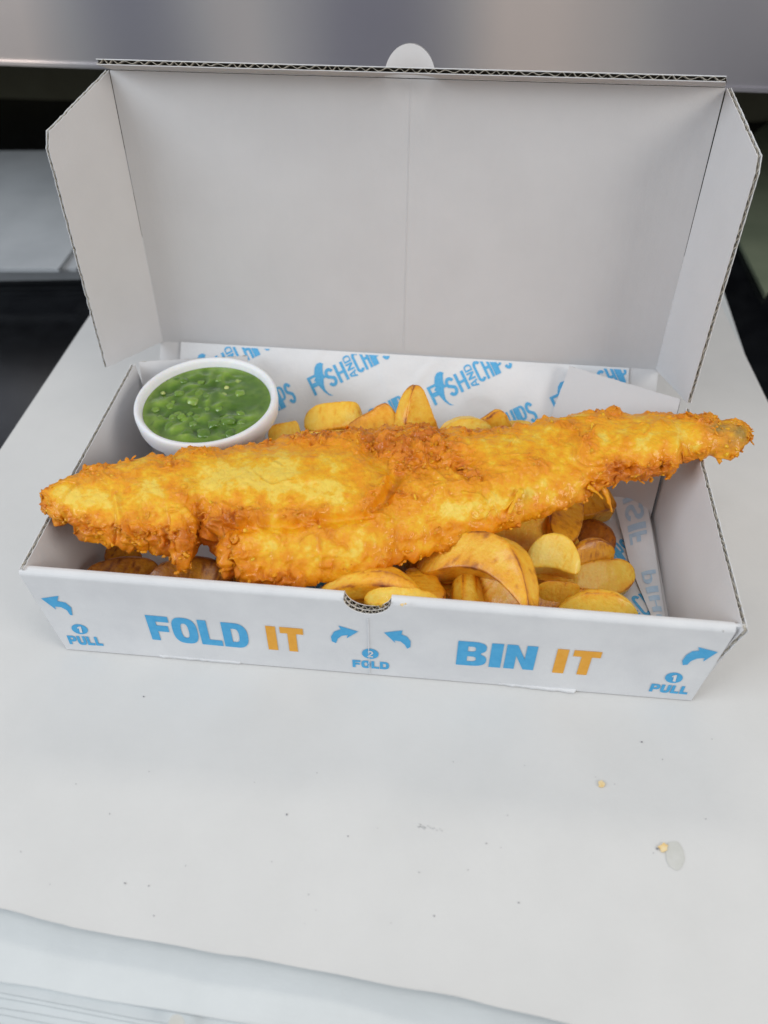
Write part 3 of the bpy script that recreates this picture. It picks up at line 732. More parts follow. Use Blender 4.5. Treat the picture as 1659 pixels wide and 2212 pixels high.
for k, (x, y, r_, tn) in enumerate(spec):
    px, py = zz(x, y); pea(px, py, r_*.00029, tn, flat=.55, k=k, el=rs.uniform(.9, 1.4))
for k in range(16):
    t, r_ = rs.random()*2*math.pi, Rp*math.sqrt(rs.random())*.93
    X_, Y_ = tc_[0]+r_*math.cos(t), tc_[1]+r_*math.sin(t)
    if (X_-tc_[0]) > .008 and (Y_-tc_[1]) > -.004 and rs.random() < .75: continue
    p = proj(np.array([X_, Y_, ZP])); pea(p[0], p[1], rs.uniform(.0008, .0022), rs.uniform(.30, .62), flat=.45, k=90+k, irr=.5, el=rs.uniform(.8, 1.8))

# ------------------------------------------------------------------ chips
M_chip, nt, b = new_mat('fried_potato'); att = N(nt, 'ShaderNodeAttribute', attribute_name='tone')
tc = N(nt, 'ShaderNodeTexCoord'); n1 = N(nt, 'ShaderNodeTexNoise', Scale=260.0, Detail=6.0, Roughness=.7); nt.links.new(tc.outputs['Object'], n1.inputs['Vector'])
mx = N(nt, 'ShaderNodeMath', operation='MULTIPLY_ADD'); nt.links.new(n1.outputs['Fac'], mx.inputs[0]); mx.inputs[1].default_value = 0.55; nt.links.new(att.outputs['Fac'], mx.inputs[2])
ad = N(nt, 'ShaderNodeMath', operation='SUBTRACT'); nt.links.new(mx.outputs[0], ad.inputs[0]); ad.inputs[1].default_value = 0.275
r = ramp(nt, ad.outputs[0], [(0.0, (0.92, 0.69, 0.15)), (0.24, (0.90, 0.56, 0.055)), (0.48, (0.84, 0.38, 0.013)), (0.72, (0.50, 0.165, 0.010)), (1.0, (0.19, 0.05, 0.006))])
nt.links.new(r.outputs[0], b.inputs['Base Color']); b.inputs['Roughness'].default_value = .42; b.inputs['Specular IOR Level'].default_value = .35; b.inputs['Coat Weight'].default_value = .28; b.inputs['Coat Roughness'].default_value = .14
b.inputs['Subsurface Weight'].default_value = .25; b.inputs['Subsurface Scale'].default_value = .004; b.inputs['Subsurface Radius'].default_value = (1, .55, .15)
n3 = N(nt, 'ShaderNodeTexNoise', Scale=700.0, Detail=5.0); nt.links.new(tc.outputs['Object'], n3.inputs['Vector'])
bp = N(nt, 'ShaderNodeBump', Strength=.6, Distance=.0007); nt.links.new(n3.outputs['Fac'], bp.inputs['Height']); nt.links.new(bp.outputs[0], b.inputs['Normal'])
CH_GROUP = 'thick cut chips in the box'
chip_n = 0
def rounded(poly, r, n=56):
    """samples the outline of a polygon with rounded corners; also returns how near each sample is to a corner"""
    poly = [np.array(p, float) for p in poly]; m_ = len(poly); pts = []
    for i in range(m_):
        a, b, c = poly[i-1], poly[i], poly[(i+1) % m_]; da, dc = nrm(a-b), nrm(c-b)
        p0, p2 = b+da*r, b+dc*r
        for t in np.linspace(0, 1, 5): pts.append(((1-t)**2*p0+2*t*(1-t)*b+t*t*p2, 1-abs(2*t-1)*.5))
    P = np.array([p for p, _ in pts]+[pts[0][0]]); K = np.array([k for _, k in pts]+[pts[0][1]])
    # extra samples on the flats
    out, kk = [], []
    for i in range(len(P)-1):
        seg = np.linalg.norm(P[i+1]-P[i]); q = 1 if seg < r*.8 else 5
        for t in range(q):
            f = t/q; out.append(P[i]*(1-f)+P[i+1]*f); kk.append((K[i]*(1-f)+K[i+1]*f)*(1 if q == 1 else max(0, abs(2*f-1)*1.0)**2))
    return np.array(out), np.array(kk)
SECT = {'rect': [(-1, -1), (1, -1), (.9, 1), (-.86, 1)], 'wedge': [(-1, -1), (1, -1), (.75, .1), (-.72, 1), (-1, .7)], 'tri': [(-1, -1), (1, -.8), (.9, -.2), (-.5, 1)], 'dome': [(-1, -1), (1, -1), (.86, .1), (.35, .95), (-.35, .95), (-.86, .1)]}
def chip(A, B, W, Tk, label=None, bend=0.0, roll=0.0, tone=.3, ex='rect', tip=(2.6, 2.6), lift=0.0, edge=.35, r=.15, thin=.35, skew=1.0):
    """A,B=(px,py,z) ends; W,Tk full width/thickness in mm; bend mm sideways; lift mm upward bow"""
    global chip_n
    chip_n += 1; sd = chip_n
    if not isinstance(ex, str): ex = ('dome' if ex < 2.9 else 'wedge' if ex < 3.6 else 'rect')
    sec, kk = rounded(SECT[ex], r); nv = len(sec)
    a, b = at(*A), at(*B); t = nrm(b-a); L = np.linalg.norm(b-a)
    side = nrm(np.cross(t, (0, 0, 1))); up = np.cross(side, t); ro = math.radians(roll)
    s1 = side*math.cos(ro)+up*math.sin(ro); s2 = -side*math.sin(ro)+up*math.cos(ro)
    nu = 46; s = (1-np.cos(np.linspace(0, math.pi, nu)))/2
    q = np.abs(2*s-1)
    w = np.where(s < .5, (1-q**tip[0])**.5, (1-q**tip[1])**.5); w = np.maximum(w, .03)
    sk = s**skew; par = 4*sk*(1-sk)
    cen = a+t*(s[:, None]*L)+s1*(bend*.001*par)[:, None]+np.array([0, 0, 1])*(lift*.001*par)[:, None]
    P = cen[:, None, :]+s1*(w[:, None]*sec[None, :, 0]*W*.0005)[..., None]+s2*(np.maximum(w, .02)[:, None]**thin*sec[None, :, 1]*Tk*.0005)[..., None]
    nv_ = P-cen[:, None, :]; nn_ = nv_/np.maximum(np.linalg.norm(nv_, axis=-1, keepdims=True), 1e-6)
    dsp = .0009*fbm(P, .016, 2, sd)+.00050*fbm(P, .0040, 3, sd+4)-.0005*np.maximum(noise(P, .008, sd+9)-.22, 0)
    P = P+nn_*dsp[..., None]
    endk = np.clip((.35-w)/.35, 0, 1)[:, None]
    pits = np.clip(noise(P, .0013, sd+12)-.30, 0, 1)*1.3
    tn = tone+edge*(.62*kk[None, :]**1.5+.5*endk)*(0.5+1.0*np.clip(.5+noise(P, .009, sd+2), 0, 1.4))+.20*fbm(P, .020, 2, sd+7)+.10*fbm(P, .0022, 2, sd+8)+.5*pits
    mb = MB(); mb.grid(P, close_v=True)
    mb.f.append(tuple(range(nv))); mb.mi.append(0); mb.f.append(tuple((nu-1)*nv+i for i in range(nv))); mb.mi.append(0)
    o = mb.build('chip', M_chip, None, smooth=True); set_attr(o.data, 'tone', tn.ravel()); fix_normals(o)
    base = (a+b)/2; o.data.transform(Matrix.Translation(-Vector(base))); o.location = base
    tag(o, label or 'golden chip buried in the dark under the middle of the fish', 'chip', CH_GROUP)
    return o
# behind the fish
chip((660, 925, .034), (786, 908, .038), 19, 18, 'blocky pale chip standing against the printed paper just right of the foam tub', roll=-25, tone=.24, ex='rect', tip=(3, 9), edge=.35, lift=2)
chip((582, 955, .032), (652, 940, .034), 17, 11, 'short pale chip end peeping out between the foam tub and the fish', tone=.26, ex='rect', tip=(5, 12), roll=-20)
chip((640, 952, .044), (775, 942, .046), 13, 8, 'pale crusty chip lying along the back edge of the fish, left of the orange chip', tone=.20, ex='dome', edge=.6)
chip((745, 965, .038), (858, 900, .048), 22, 10, 'bright orange pointed chip at the back edge, left of the tall upright chip', tone=.48, ex='rect', tip=(3, 12), edge=.3, roll=-35)
chip((936, 1000, .020), (893, 832, .064), 27, 9, 'tall upright crescent chip pointing up against the paper behind the fish', bend=-6, roll=-5, tone=.24, ex='rect', tip=(9, 1.15), edge=.6)
chip((945, 948, .042), (1060, 934, .042), 20, 13, 'small pale rounded chip just right of the tall upright chip', tone=.16, ex='dome', lift=4, roll=-20)
chip((1030, 950, .036), (1098, 905, .044), 17, 12, 'golden chip with browned top between the pale rounded chip and the blue word', tone=.30, ex='wedge', tip=(3, 6), edge=.6, roll=-30)
chip((1075, 932, .036), (1150, 926, .036), 11, 8, 'thin sliver of pale chip at the back edge, rightmost behind the fish', tone=.25, ex='wedge')
# front right heap
chip((915, 1222, .028), (1150, 1318, .046), 21, 17, 'big curved golden chip arching out from under the fish over the heap', bend=-16.5, roll=-38, tone=.36, ex='rect', tip=(6, 1.9), edge=.65, lift=0, thin=.3, skew=1.2)
chip((1136, 1208, .030), (1252, 1232, .030), 20, 15, 'pale yellow half-moon chip right of the big curved chip', bend=-6, roll=-30, tone=.10, ex='rect', edge=.3, tip=(3, 2.2))
chip((1224, 1252, .015), (1370, 1240, .017), 20, 9, 'flat leaf-shaped pale chip with browned right end on the paper by the folded edge', bend=1, roll=-24, tone=.22, ex='rect', tip=(1.5, 3.2), edge=.55)
chip((1234, 1222, .020), (1326, 1198, .020), 16, 12, 'reddish brown chip above the leaf-shaped chip', tone=.50, ex='wedge', bend=-3, edge=.5, roll=-25)
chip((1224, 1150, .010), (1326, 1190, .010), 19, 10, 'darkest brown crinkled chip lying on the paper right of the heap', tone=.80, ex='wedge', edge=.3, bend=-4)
chip((1222, 1075, .020), (1206, 1186, .020), 20, 14, 'upright amber chip leaning under the right half of the fish', tone=.44, ex='rect', roll=14, edge=.5, tip=(5, 3))
chip((1235, 1108, .014), (1318, 1084, .014), 16, 14, 'square-cut brown chip in the shade below the hanging batter strand', tone=.46, ex='rect', tip=(9, 12), edge=.4, roll=-15)
chip((1060, 1170, .022), (1188, 1132, .022), 20, 12, 'greenish pale chip half hidden under the lower edge of the fish', tone=.28, ex='wedge', edge=.35, bend=4, roll=-10)
chip((1150, 1242, .018), (1290, 1262, .012), 11, 7, 'thin long pale chip below the yellow half-moon chip', tone=.26, ex='rect', edge=.6, tip=(3, 1.6), roll=-15)
chip((1158, 1276, .022), (1250, 1284, .022), 14, 12, 'wedge-shaped orange chip near the front wall, right of the big curved chip', tone=.32, ex='tri', tip=(1.6, 12), roll=-10, edge=.5)
chip((1200, 1330, .026), (1376, 1336, .026), 20, 12, 'long pale chip lying right behind the front wall, nearest the folded paper', tone=.17, ex='wedge', lift=4, edge=.35, tip=(2.0, 2.2), roll=-22)
chip((1136, 1290, .018), (1214, 1312, .018), 13, 10, 'small reddish chip squeezed behind the front wall under the wedge-shaped chip', tone=.48, ex='wedge')
chip((1230, 1298, .018), (1322, 1302, .018), 12, 9, 'small browned chip just above the long pale chip', tone=.5, ex='wedge')
chip((1030, 1258, .028), (1120, 1330, .030), 22, 15, 'fat golden chip under the tip of the big curved chip', tone=.32, ex='wedge', tip=(3, 5), roll=-20, edge=.4)
chip((1012, 1240, .028), (1012, 1330, .028), 18, 15, 'fat pale chip with floury skin left of the big curved chip tip', tone=.20, ex='dome', tip=(3, 6), edge=.5)
chip((688, 1290, .034), (915, 1294, .036), 21, 15, 'long pale brown chip along the front wall just left of the half-moon notch', tone=.34, ex='dome', lift=4, edge=.5, bend=-5, roll=-20, tip=(2.4, 3))
chip((786, 1300, .044), (948, 1308, .042), 12, 8, 'bright yellow chip lying directly behind the half-moon notch', tone=.15, ex='rect', lift=2, edge=.45, tip=(3, 4))
chip((895, 1240, .026), (935, 1318, .030), 18, 13, 'dull golden upright chip between the notch and the fat pale chip', tone=.38, ex='rect', tip=(4, 5), roll=10, edge=.5)
chip((955, 1240, .016), (1000, 1305, .016), 14, 10, 'dark chip sunk in the gap left of the fat pale chip', tone=.45, ex='rect', tip=(5, 5))
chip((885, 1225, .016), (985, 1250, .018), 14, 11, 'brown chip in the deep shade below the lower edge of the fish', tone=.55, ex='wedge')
chip((1185, 1168, .012), (1248, 1186, .012), 10, 8, 'small tan chip end between the amber chip and the darkest chip', tone=.32, ex='rect', tip=(4, 6))
chip((1140, 1215, .010), (1215, 1195, .012), 13, 9, 'pale chip wedged at the bottom of the heap behind the half-moon chip', tone=.3, ex='wedge')
# front left, in the shade of the fish
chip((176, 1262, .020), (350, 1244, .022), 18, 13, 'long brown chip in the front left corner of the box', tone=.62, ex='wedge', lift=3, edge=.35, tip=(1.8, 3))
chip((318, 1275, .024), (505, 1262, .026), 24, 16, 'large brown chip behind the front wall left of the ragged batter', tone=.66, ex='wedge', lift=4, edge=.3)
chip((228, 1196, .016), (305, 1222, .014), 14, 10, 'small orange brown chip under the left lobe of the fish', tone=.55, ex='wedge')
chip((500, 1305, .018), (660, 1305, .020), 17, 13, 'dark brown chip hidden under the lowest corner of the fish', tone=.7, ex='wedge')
rs = random.Random(77)
for k in range(13):
    x, y = rs.uniform(.085, .195), rs.uniform(.050, .105); z = rs.uniform(.009, .024)
    p = np.array([x, y, z]); a_ = rs.random()*math.pi; h = rs.uniform(.018, .028)
    if x < .09 and y > .07: continue
    A = p-np.array([math.cos(a_), math.sin(a_), 0])*h*.8; B = p+np.array([math.cos(a_), math.sin(a_), 0])*h*.8
    pa, pb = proj(A), proj(B)
    chip((pa[0], pa[1], z+rs.uniform(-.004, .004)), (pb[0], pb[1], z+rs.uniform(-.004, .004)), rs.uniform(12, 17), rs.uniform(9, 13), None, roll=rs.uniform(-40, 40), tone=rs.uniform(.25, .5), ex=rs.choice(['rect', 'wedge', 'dome']), bend=rs.uniform(-5, 5))

# ------------------------------------------------------------------ battered fish
UPX = [(95, 1072), (107, 1063), (137, 1042), (160, 1028), (195, 1016), (251, 1009), (289, 1003), (315, 991), (338, 984), (373, 985), (397, 975), (420, 966), (449, 968), (499, 973), (546, 963), (600, 956), (623, 947), (664, 943), (717, 944), (775, 935), (820, 928), (848, 925), (872, 928), (892, 927), (913, 922), (940, 934), (980, 920), (995, 926), (1013, 937), (1054, 928), (1097, 925), (1141, 919), (1173, 907), (1217, 903), (1226, 895), (1258, 889), (1279, 899), (1311, 892), (1334, 899), (1354, 896), (1422, 898), (1471, 899), (1510, 900), (1549, 909), (1569, 906), (1589, 909), (1608, 922), (1620, 945)]
LOX = [(95, 1080), (100, 1092), (109, 1112), (118, 1130), (142, 1131), (163, 1139), (178, 1158), (201, 1172), (236, 1178), (262, 1180), (286, 1190), (303, 1193), (324, 1186), (356, 1199), (373, 1200), (380, 1219), (404, 1228), (414, 1206), (428, 1184), (438, 1169), (447, 1178), (455, 1192), (470, 1206), (480, 1232), (489, 1249), (510, 1243), (527, 1260), (539, 1270), (592, 1276), (618, 1275), (656, 1266), (715, 1257), (767, 1251), (808, 1245), (832, 1237), (859, 1215), (894, 1210), (964, 1190), (1019, 1175), (1049, 1160), (1100, 1142), (1129, 1127), (1174, 1117), (1209, 1102), (1244, 1085), (1280, 1066), (1306, 1056), (1334, 1041), (1380, 1041), (1404, 1031), (1424, 1022), (1449, 1032), (1459, 1004), (1481, 996), (1506, 990), (1530, 985), (1542, 992), (1569, 995), (1589, 988), (1604, 971), (1615, 955), (1620, 950)]
NU, NV = 760, 190
ux = np.linspace(95, 1620, NU)
# denser toward both tips
up_d = np.interp(ux, *zip(*UPX)); lo_d = np.interp(ux, *zip(*LOX))
lo_d = np.maximum(lo_d, up_d+4)
s_ = (ux-95)/(1620-95)
zb = np.interp(ux, [95, 200, 420, 600, 900, 1200, 1450, 1620], [.0605, .0585, .050, .043, .044, .050, .0585, .0605])   # near lower edge height
zfa = np.interp(ux, [95, 200, 450, 800, 1100, 1400, 1620], [.0610, .060, .055, .050, .052, .0575, .0605])
hh = np.interp(ux, [95, 110, 160, 300, 500, 700, 900, 1150, 1350, 1500, 1590, 1620], [.002, .006, .011, .015, .019, .021, .019, .017, .014, .012, .009, .002])
v = np.linspace(0, 1, NV)
prof_ = (1-np.abs(2*v-1)**2.6)**.62
vv = v
up_c, lo_c = up_d.copy(), lo_d.copy()
def build_base():
    Nn = np.array([at(a, b, c) for a, b, c in zip(ux, lo_c, zb)]); Ff = np.array([at(a, b, c) for a, b, c in zip(ux, up_c, zfa)])
    P = Nn[:, None, :]*(1-vv)[None, :, None]+Ff[:, None, :]*vv[None, :, None]
    P[..., 2] += hh[:, None]*prof_[None, :]
    return P
for it in range(6):
    P = build_base(); w_ = P-CAM; d = w_@FW; py = 1106-FOC*(w_@UP)/d
    up_c += (up_d-py.min(1))*.8; lo_c += (lo_d-py.max(1))*.8
P = build_base()
w_ = P-CAM; d = w_@FW; PX = 829.5+FOC*(w_@RI)/d; PY = 1106-FOC*(w_@UP)/d
def seg_dist(pts):
    D = np.full(PX.shape, 1e9)
    for (x0, y0), (x1, y1) in zip(pts[:-1], pts[1:]):
        L2 = (x1-x0)**2+(y1-y0)**2; t = np.clip(((PX-x0)*(x1-x0)+(PY-y0)*(y1-y0))/L2, 0, 1)
        D = np.minimum(D, np.hypot(PX-x0-t*(x1-x0), PY-y0-t*(y1-y0)))
    return D
# jitter of screen lookups so painted regions get ragged borders
Wn = fbm(P, .02, 3, 31); Wn2 = fbm(P, .007, 3, 41)
def G(cx, cy, rx, ry, a=0.0):
    a = math.radians(a); dx, dy = PX-cx+18*Wn, PY-cy+14*Wn2
    q = ((dx*math.cos(a)+dy*math.sin(a))/rx)**2+((-dx*math.sin(a)+dy*math.cos(a))/ry)**2
    return np.exp(-q)
edge = np.minimum(PY-up_d[:, None], (lo_d[:, None]-PY)*1.0)
dlo = lo_d[:, None]-PY; dup = PY-up_d[:, None]
crust = .60*np.exp(-np.maximum(dlo, 0)/22)+.35*np.exp(-np.maximum(dup, 0)/12)
for (cx, cy, rx, ry, a, wt) in [(905, 985, 120, 45, 12, .50), (950, 945, 70, 22, 5, .5), (830, 960, 60, 25, 20, .4), (860, 1060, 60, 22, 10, .45), (800, 1085, 60, 20, 10, .45), (500, 1125, 70, 25, -10, .8), (470, 1170, 40, 35, 0, .6), (400, 1170, 55, 35, 0, .75), (300, 1150, 60, 22, 15, .45), (520, 1215, 50, 40, 20, .75), (600, 1250, 60, 18, 0, .5), (100, 1085, 14, 14, 0, .9), (190, 1130, 60, 14, 25, .4), (660, 1130, 60, 12, 15, .4), (1260, 960, 26, 30, 60, .5), (1175, 1000, 60, 25, 0, .2), (1380, 1015, 70, 16, -8, .85), (1330, 1010, 30, 18, 0, .5), (1560, 955, 35, 25, 0, .35), (1520, 910, 22, 8, 15, .8), (1010, 1005, 60, 20, 30, .5), (700, 950, 60, 12, 0, .45), (940, 1150, 150, 14, -14, .3), (780, 1215, 130, 15, -5, .3), (250, 1030, 50, 12, -10, .3), (360, 1000, 40, 12, 0, .45), (1310, 985, 10, 8, 0, .4)]:
    crust = crust+wt*G(cx, cy, rx, ry, a)
for (cx, cy, rx, ry, a, wt) in [(560, 1030, 120, 38, 0, .5), (190, 1080, 60, 30, 10, .5), (680, 1060, 60, 28, 10, .35), (740, 1190, 110, 30, -6, .3), (1030, 1090, 90, 25, -10, .3), (1420, 950, 90, 26, 0, .35), (1000, 945, 20, 8, 0, .2), (1150, 1050, 60, 25, -15, .15), (330, 1060, 50, 30, 0, .25)]:
    crust = crust-wt*G(cx, cy, rx, ry, a)
crust = np.clip(.72*crust+.27+.42*Wn+.30*Wn2+.16*fbm(P, .0035, 2, 91), 0, 1)
# sculpt
fold = [(770, 952), (812, 985), (845, 1015), (822, 1058), (770, 1098), (700, 1104), (620, 1118), (540, 1115), (470, 1128), (440, 1168)]
D = seg_dist(fold)
valley = [(800, 955), (850, 1000), (900, 1010), (960, 990), (1010, 1000)]
D2 = seg_dist(valley)
hgt = .0020*np.exp(-(np.maximum(D-4, 0)/9)**2)*(.4+.8*crust)-.0042*np.exp(-((D2)/26)**2)
below = seg_dist([(p[0]+14, p[1]+16) for p in fold]); hgt -= .0034*np.exp(-(below/15)**2)
ridges = [([(250, 1075), (262, 1120), (275, 1150), (302, 1185)], 5, .0028), ([(398, 1100), (412, 1125), (428, 1150), (436, 1165)], 5, .0028), ([(850, 1010), (835, 1035), (815, 1075), (790, 1100)], 6, .0034), ([(800, 1105), (840, 1120)], 4, .0020), ([(905, 960), (925, 1000), (960, 1040)], 6, .0025), ([(975, 1010), (1000, 1040), (940, 1055)], 6, .0025), ([(940, 935), (965, 990)], 6, .002), ([(1245, 985), (1262, 950), (1290, 925)], 5, .0025), ([(640, 1120), (690, 1135), (700, 1150)], 4, .0018), ([(480, 1090), (520, 1110), (560, 1140)], 6, .0022), ([(500, 1180), (530, 1230), (560, 1265)], 6, .0022), ([(480, 1215), (540, 1200), (580, 1195)], 5, .0018), ([(1090, 1100), (1110, 1075), (1125, 1060)], 4, .0022), ([(1000, 1065), (1035, 1070), (1050, 1085)], 4, .0018)]
for pts, wd, am in ridges:
    hgt += am*np.exp(-(seg_dist([(p[0], p[1]) for p in pts])+4*Wn2)**2/wd**2)*(.7+.6*Wn)
hgt += .003*np.exp(-((PX-1297)**2+(PY-997)**2)/8.5**2)          # round bubble
dPu = np.gradient(P, axis=0); dPv = np.gradient(P, axis=1); nrmF = np.cross(dPu, dPv); nrmF /= np.maximum(np.linalg.norm(nrmF, axis=-1, keepdims=True), 1e-9)
ridg = 1-np.abs(noise(P, .0058, 51))*2.2; ridg2 = 1-np.abs(noise(P+.0012*np.stack([Wn, Wn2, Wn], -1), .0026, 52))*2.2
c2 = sstep(.25, .8, crust)
def filament(sc_, sd, th=.075):
    q = P+.0035*np.stack([noise(P, .012, sd+1), noise(P, .012, sd+2), noise(P, .012, sd+3)], -1)
    return np.clip(1-np.abs(noise(q, sc_, sd))/th, 0, 1)**1.5
fm = sstep(-.05, .30, noise(P, .024, 401)+.45*crust-.10)
fil = filament(.013, 402)*fm+.7*filament(.0075, 410, .09)*fm*c2
disp = .0024*fbm(P, .024, 2, 61)+(.0010+.0008*c2)*fbm(P, .010, 3, 62)+.0005*np.abs(noise(P, .0042, 66))+.0011*fil+c2*(.0013*ridg+.0008*ridg2+.0006*np.abs(fbm(P, .0016, 2, 63)))+.00018*fbm(P, .0018, 2, 64)
taper = sstep(0, .03, v)*sstep(0, .03, 1-v)*1.0
ends = (sstep(0, .006, s_)*sstep(0, .006, 1-s_))[:, None]
Pd = P+nrmF*((disp+hgt)*(0.35+.65*taper[None, :]))[..., None]*ends[..., None]
# lateral crumple for crusty zones, wandering the rim
lat = np.stack([noise(P, .0042, 71), noise(P, .0042, 72), noise(P, .0042, 73)], -1)
lat2 = np.stack([noise(P, .0105, 74), noise(P, .0105, 75), noise(P, .0105, 76)*.5], -1)
rim = (1-np.minimum(v, 1-v)*2)**8
rk = np.interp(ux, [95, 560, 680, 1230, 1300, 1620], [1, 1, .35, .35, .9, .7])[:, None]
rim = rim[None, :]*rk
lat3 = np.stack([noise(P, .0028, 77), noise(P, .0028, 78), noise(P, .0028, 79)], -1)
Pd = Pd+lat*((.0013*c2+.0010*rim)*ends)[..., None]+lat2*(.0022*rim*ends)[..., None]+lat3*((.0007*c2+.0006*rim)*ends)[..., None]
# underside
nb_ = 26; vb = np.linspace(1, 0, nb_+2)[1:-1]
Nn, Ff = Pd[:, 0], Pd[:, -1]
Bt = Nn[:, None, :]*(1-vb)[None, :, None]+Ff[:, None, :]*vb[None, :, None]
Bt[..., 2] -= (.30*hh)[:, None]*((1-np.abs(2*vb-1)**2.5)**.6)[None, :]
Bt[..., 2] += .0008*noise(Bt, .008, 81)
crust = np.clip(crust+.22*fil, 0, 1)
full = np.concatenate([Pd, Bt], 1); crB = np.full(Bt.shape[:2], .75); crF = np.concatenate([crust, crB], 1)
# dark skin patches near the tail end
skin = 1.0*np.exp(-(((PX-1552)/26)**2+((PY-925)/11)**2))+.9*np.exp(-(((PX-1600)/16)**2+((PY-935)/18)**2))+.45*np.exp(-(((PX-1575)/35)**2+((PY-955)/25)**2))+.8*np.exp(-(((PX-825)/7)**2+((PY-1098)/5)**2))
skin = np.clip(skin*(.75+.9*Wn2), 0, 1)
skF = np.concatenate([skin, np.zeros(Bt.shape[:2])], 1)
fish = empty('battered_fish', (0.15, 0.07, .06), 'long golden battered fish lying across the whole box, tail overhanging the right wall', 'fried fish')
def fast_grid(name, P, mat, parent, close_v=True):
    nu, nv = P.shape[:2]; me = bpy.data.meshes.new(name)
    i = np.arange(nu-1)[:, None]; j = np.arange(nv if close_v else nv-1)[None, :]
    F = np.stack([i*nv+j, i*nv+(j+1) % nv, (i+1)*nv+(j+1) % nv, (i+1)*nv+j], -1).reshape(-1, 4)
    me.vertices.add(nu*nv); me.vertices.foreach_set('co', P.reshape(-1).astype(np.float32))
    me.loops.add(F.size); me.loops.foreach_set('vertex_index', F.reshape(-1).astype(np.int32))
    me.polygons.add(len(F)); me.polygons.foreach_set('loop_start', np.arange(0, F.size, 4, dtype=np.int32))
    me.polygons.foreach_set('loop_total', np.full(len(F), 4, dtype=np.int32))
    me.update(); me.validate(); return link(name, me, mat, parent, smooth=True)
M_bat, nt, b = new_mat('golden_batter'); att = N(nt, 'ShaderNodeAttribute', attribute_name='crust'); ats = N(nt, 'ShaderNodeAttribute', attribute_name='skin')
tc = N(nt, 'ShaderNodeTexCoord'); n1 = N(nt, 'ShaderNodeTexNoise', Scale=210.0, Detail=7.0, Roughness=.75); nt.links.new(tc.outputs['Object'], n1.inputs['Vector'])
mx = N(nt, 'ShaderNodeMath', operation='MULTIPLY_ADD'); nt.links.new(n1.outputs['Fac'], mx.inputs[0]); mx.inputs[1].default_value = 0.9; nt.links.new(att.outputs['Fac'], mx.inputs[2])
ad = N(nt, 'ShaderNodeMath', operation='SUBTRACT'); nt.links.new(mx.outputs[0], ad.inputs[0]); ad.inputs[1].default_value = 0.45
r = ramp(nt, ad.outputs[0], [(0.0, (0.92, 0.64, 0.09)), (0.14, (0.90, 0.49, 0.010)), (0.36, (0.87, 0.350, 0.002)), (0.65, (0.80, 0.265, 0.001)), (1.0, (0.62, 0.165, 0.002))])
mc = N(nt, 'ShaderNodeMix', data_type='RGBA'); nt.links.new(ats.outputs['Fac'], mc.inputs[0]); nt.links.new(r.outputs[0], mc.inputs[6]); mc.inputs[7].default_value = (.34, .22, .045, 1)
nt.links.new(mc.outputs[2], b.inputs['Base Color'])
b.inputs['Roughness'].default_value = .42; b.inputs['Specular IOR Level'].default_value = .35; b.inputs['Coat Weight'].default_value = .30; b.inputs['Coat Roughness'].default_value = .10
b.inputs['Subsurface Weight'].default_value = .32; b.inputs['Subsurface Scale'].default_value = .003; b.inputs['Subsurface Radius'].default_value = (1, .5, .12)
n3 = N(nt, 'ShaderNodeTexNoise', Scale=850.0, Detail=6.0, Roughness=.7); nt.links.new(tc.outputs['Object'], n3.inputs['Vector'])
bp = N(nt, 'ShaderNodeBump', Strength=.75, Distance=.0008); nt.links.new(n3.outputs['Fac'], bp.inputs['Height']); nt.links.new(bp.outputs[0], b.inputs['Normal'])
body = fast_grid('batter', full, M_bat, fish); set_attr(body.data, 'crust', crF); set_attr(body.data, 'skin', skF)
# crisp scraps and curls of batter
rs = random.Random(5); SV, SF, SC = [], [], []
def scrap(p0, d0, nrm0, L, r0, seed, cr, n=9, k=7, flat=.5, curl=1.0):
    q = random.Random(seed); p = np.array(p0, float); d_ = nrm(d0); up_ = nrm(nrm0); base = len(SV); pts = []
    for i in range(n):
        t = i/(n-1); rr_ = r0*(math.sin(math.pi*(t*.86+.07))**.6)*(1+.35*q.uniform(-1, 1))
        sd = nrm(np.cross(d_, up_)); u2 = np.cross(sd, d_)
        for j in range(k):
            a_ = 2*math.pi*j/k; jr = 1+.25*q.uniform(-1, 1)
            SV.append(p+(sd*math.cos(a_)+u2*math.sin(a_)*flat)*rr_*jr); SC.append(cr+q.uniform(-.12, .12))
        p = p+d_*L/(n-1); d_ = nrm(d_+curl*.35*(sd*q.uniform(-1, 1)+u2*q.uniform(-.8, .6)))
    for i in range(n-1):
        for j in range(k): SF.append((base+i*k+j, base+i*k+(j+1) % k, base+(i+1)*k+(j+1) % k, base+(i+1)*k+j))
    SF.append(tuple(base+j for j in range(k))[::-1]); SF.append(tuple(base+(n-1)*k+j for j in range(k)))
flatc = (c2*1.0).ravel(); prob = flatc**1.5; prob[np.tile(v, NU).reshape(NU, NV).ravel() < 0] = 0; prob = prob/prob.sum()
rng = np.random.RandomState(4); idx = rng.choice(len(prob), 820, p=prob)
PdF = Pd.reshape(-1, 3); NF = nrmF.reshape(-1, 3); CF = crust.ravel(); TU = (dPu/np.linalg.norm(dPu, axis=-1, keepdims=True)).reshape(-1, 3)
def nugget(c, rad, n0, seed, cr, sq=.75):
    q = random.Random(seed); V_ = IV2*(1+.55*noise(IV2+seed*1.7, .9, seed % 9)[:, None]+.2*noise(IV2*2.3+seed, .9, 3)[:, None])
    R1 = Matrix.Rotation(q.random()*6.28, 3, Vector((q.random(), q.random(), q.random()+.01)).normalized()); V_ = (V_*[1, q.uniform(.45, 1), q.uniform(.4, sq)])@np.array(R1).T
    base = len(SV); SV.extend(list(V_*rad+c)); SC.extend([cr]*len(V_)); SF.extend([tuple(base+i for i in f) for f in IF2])
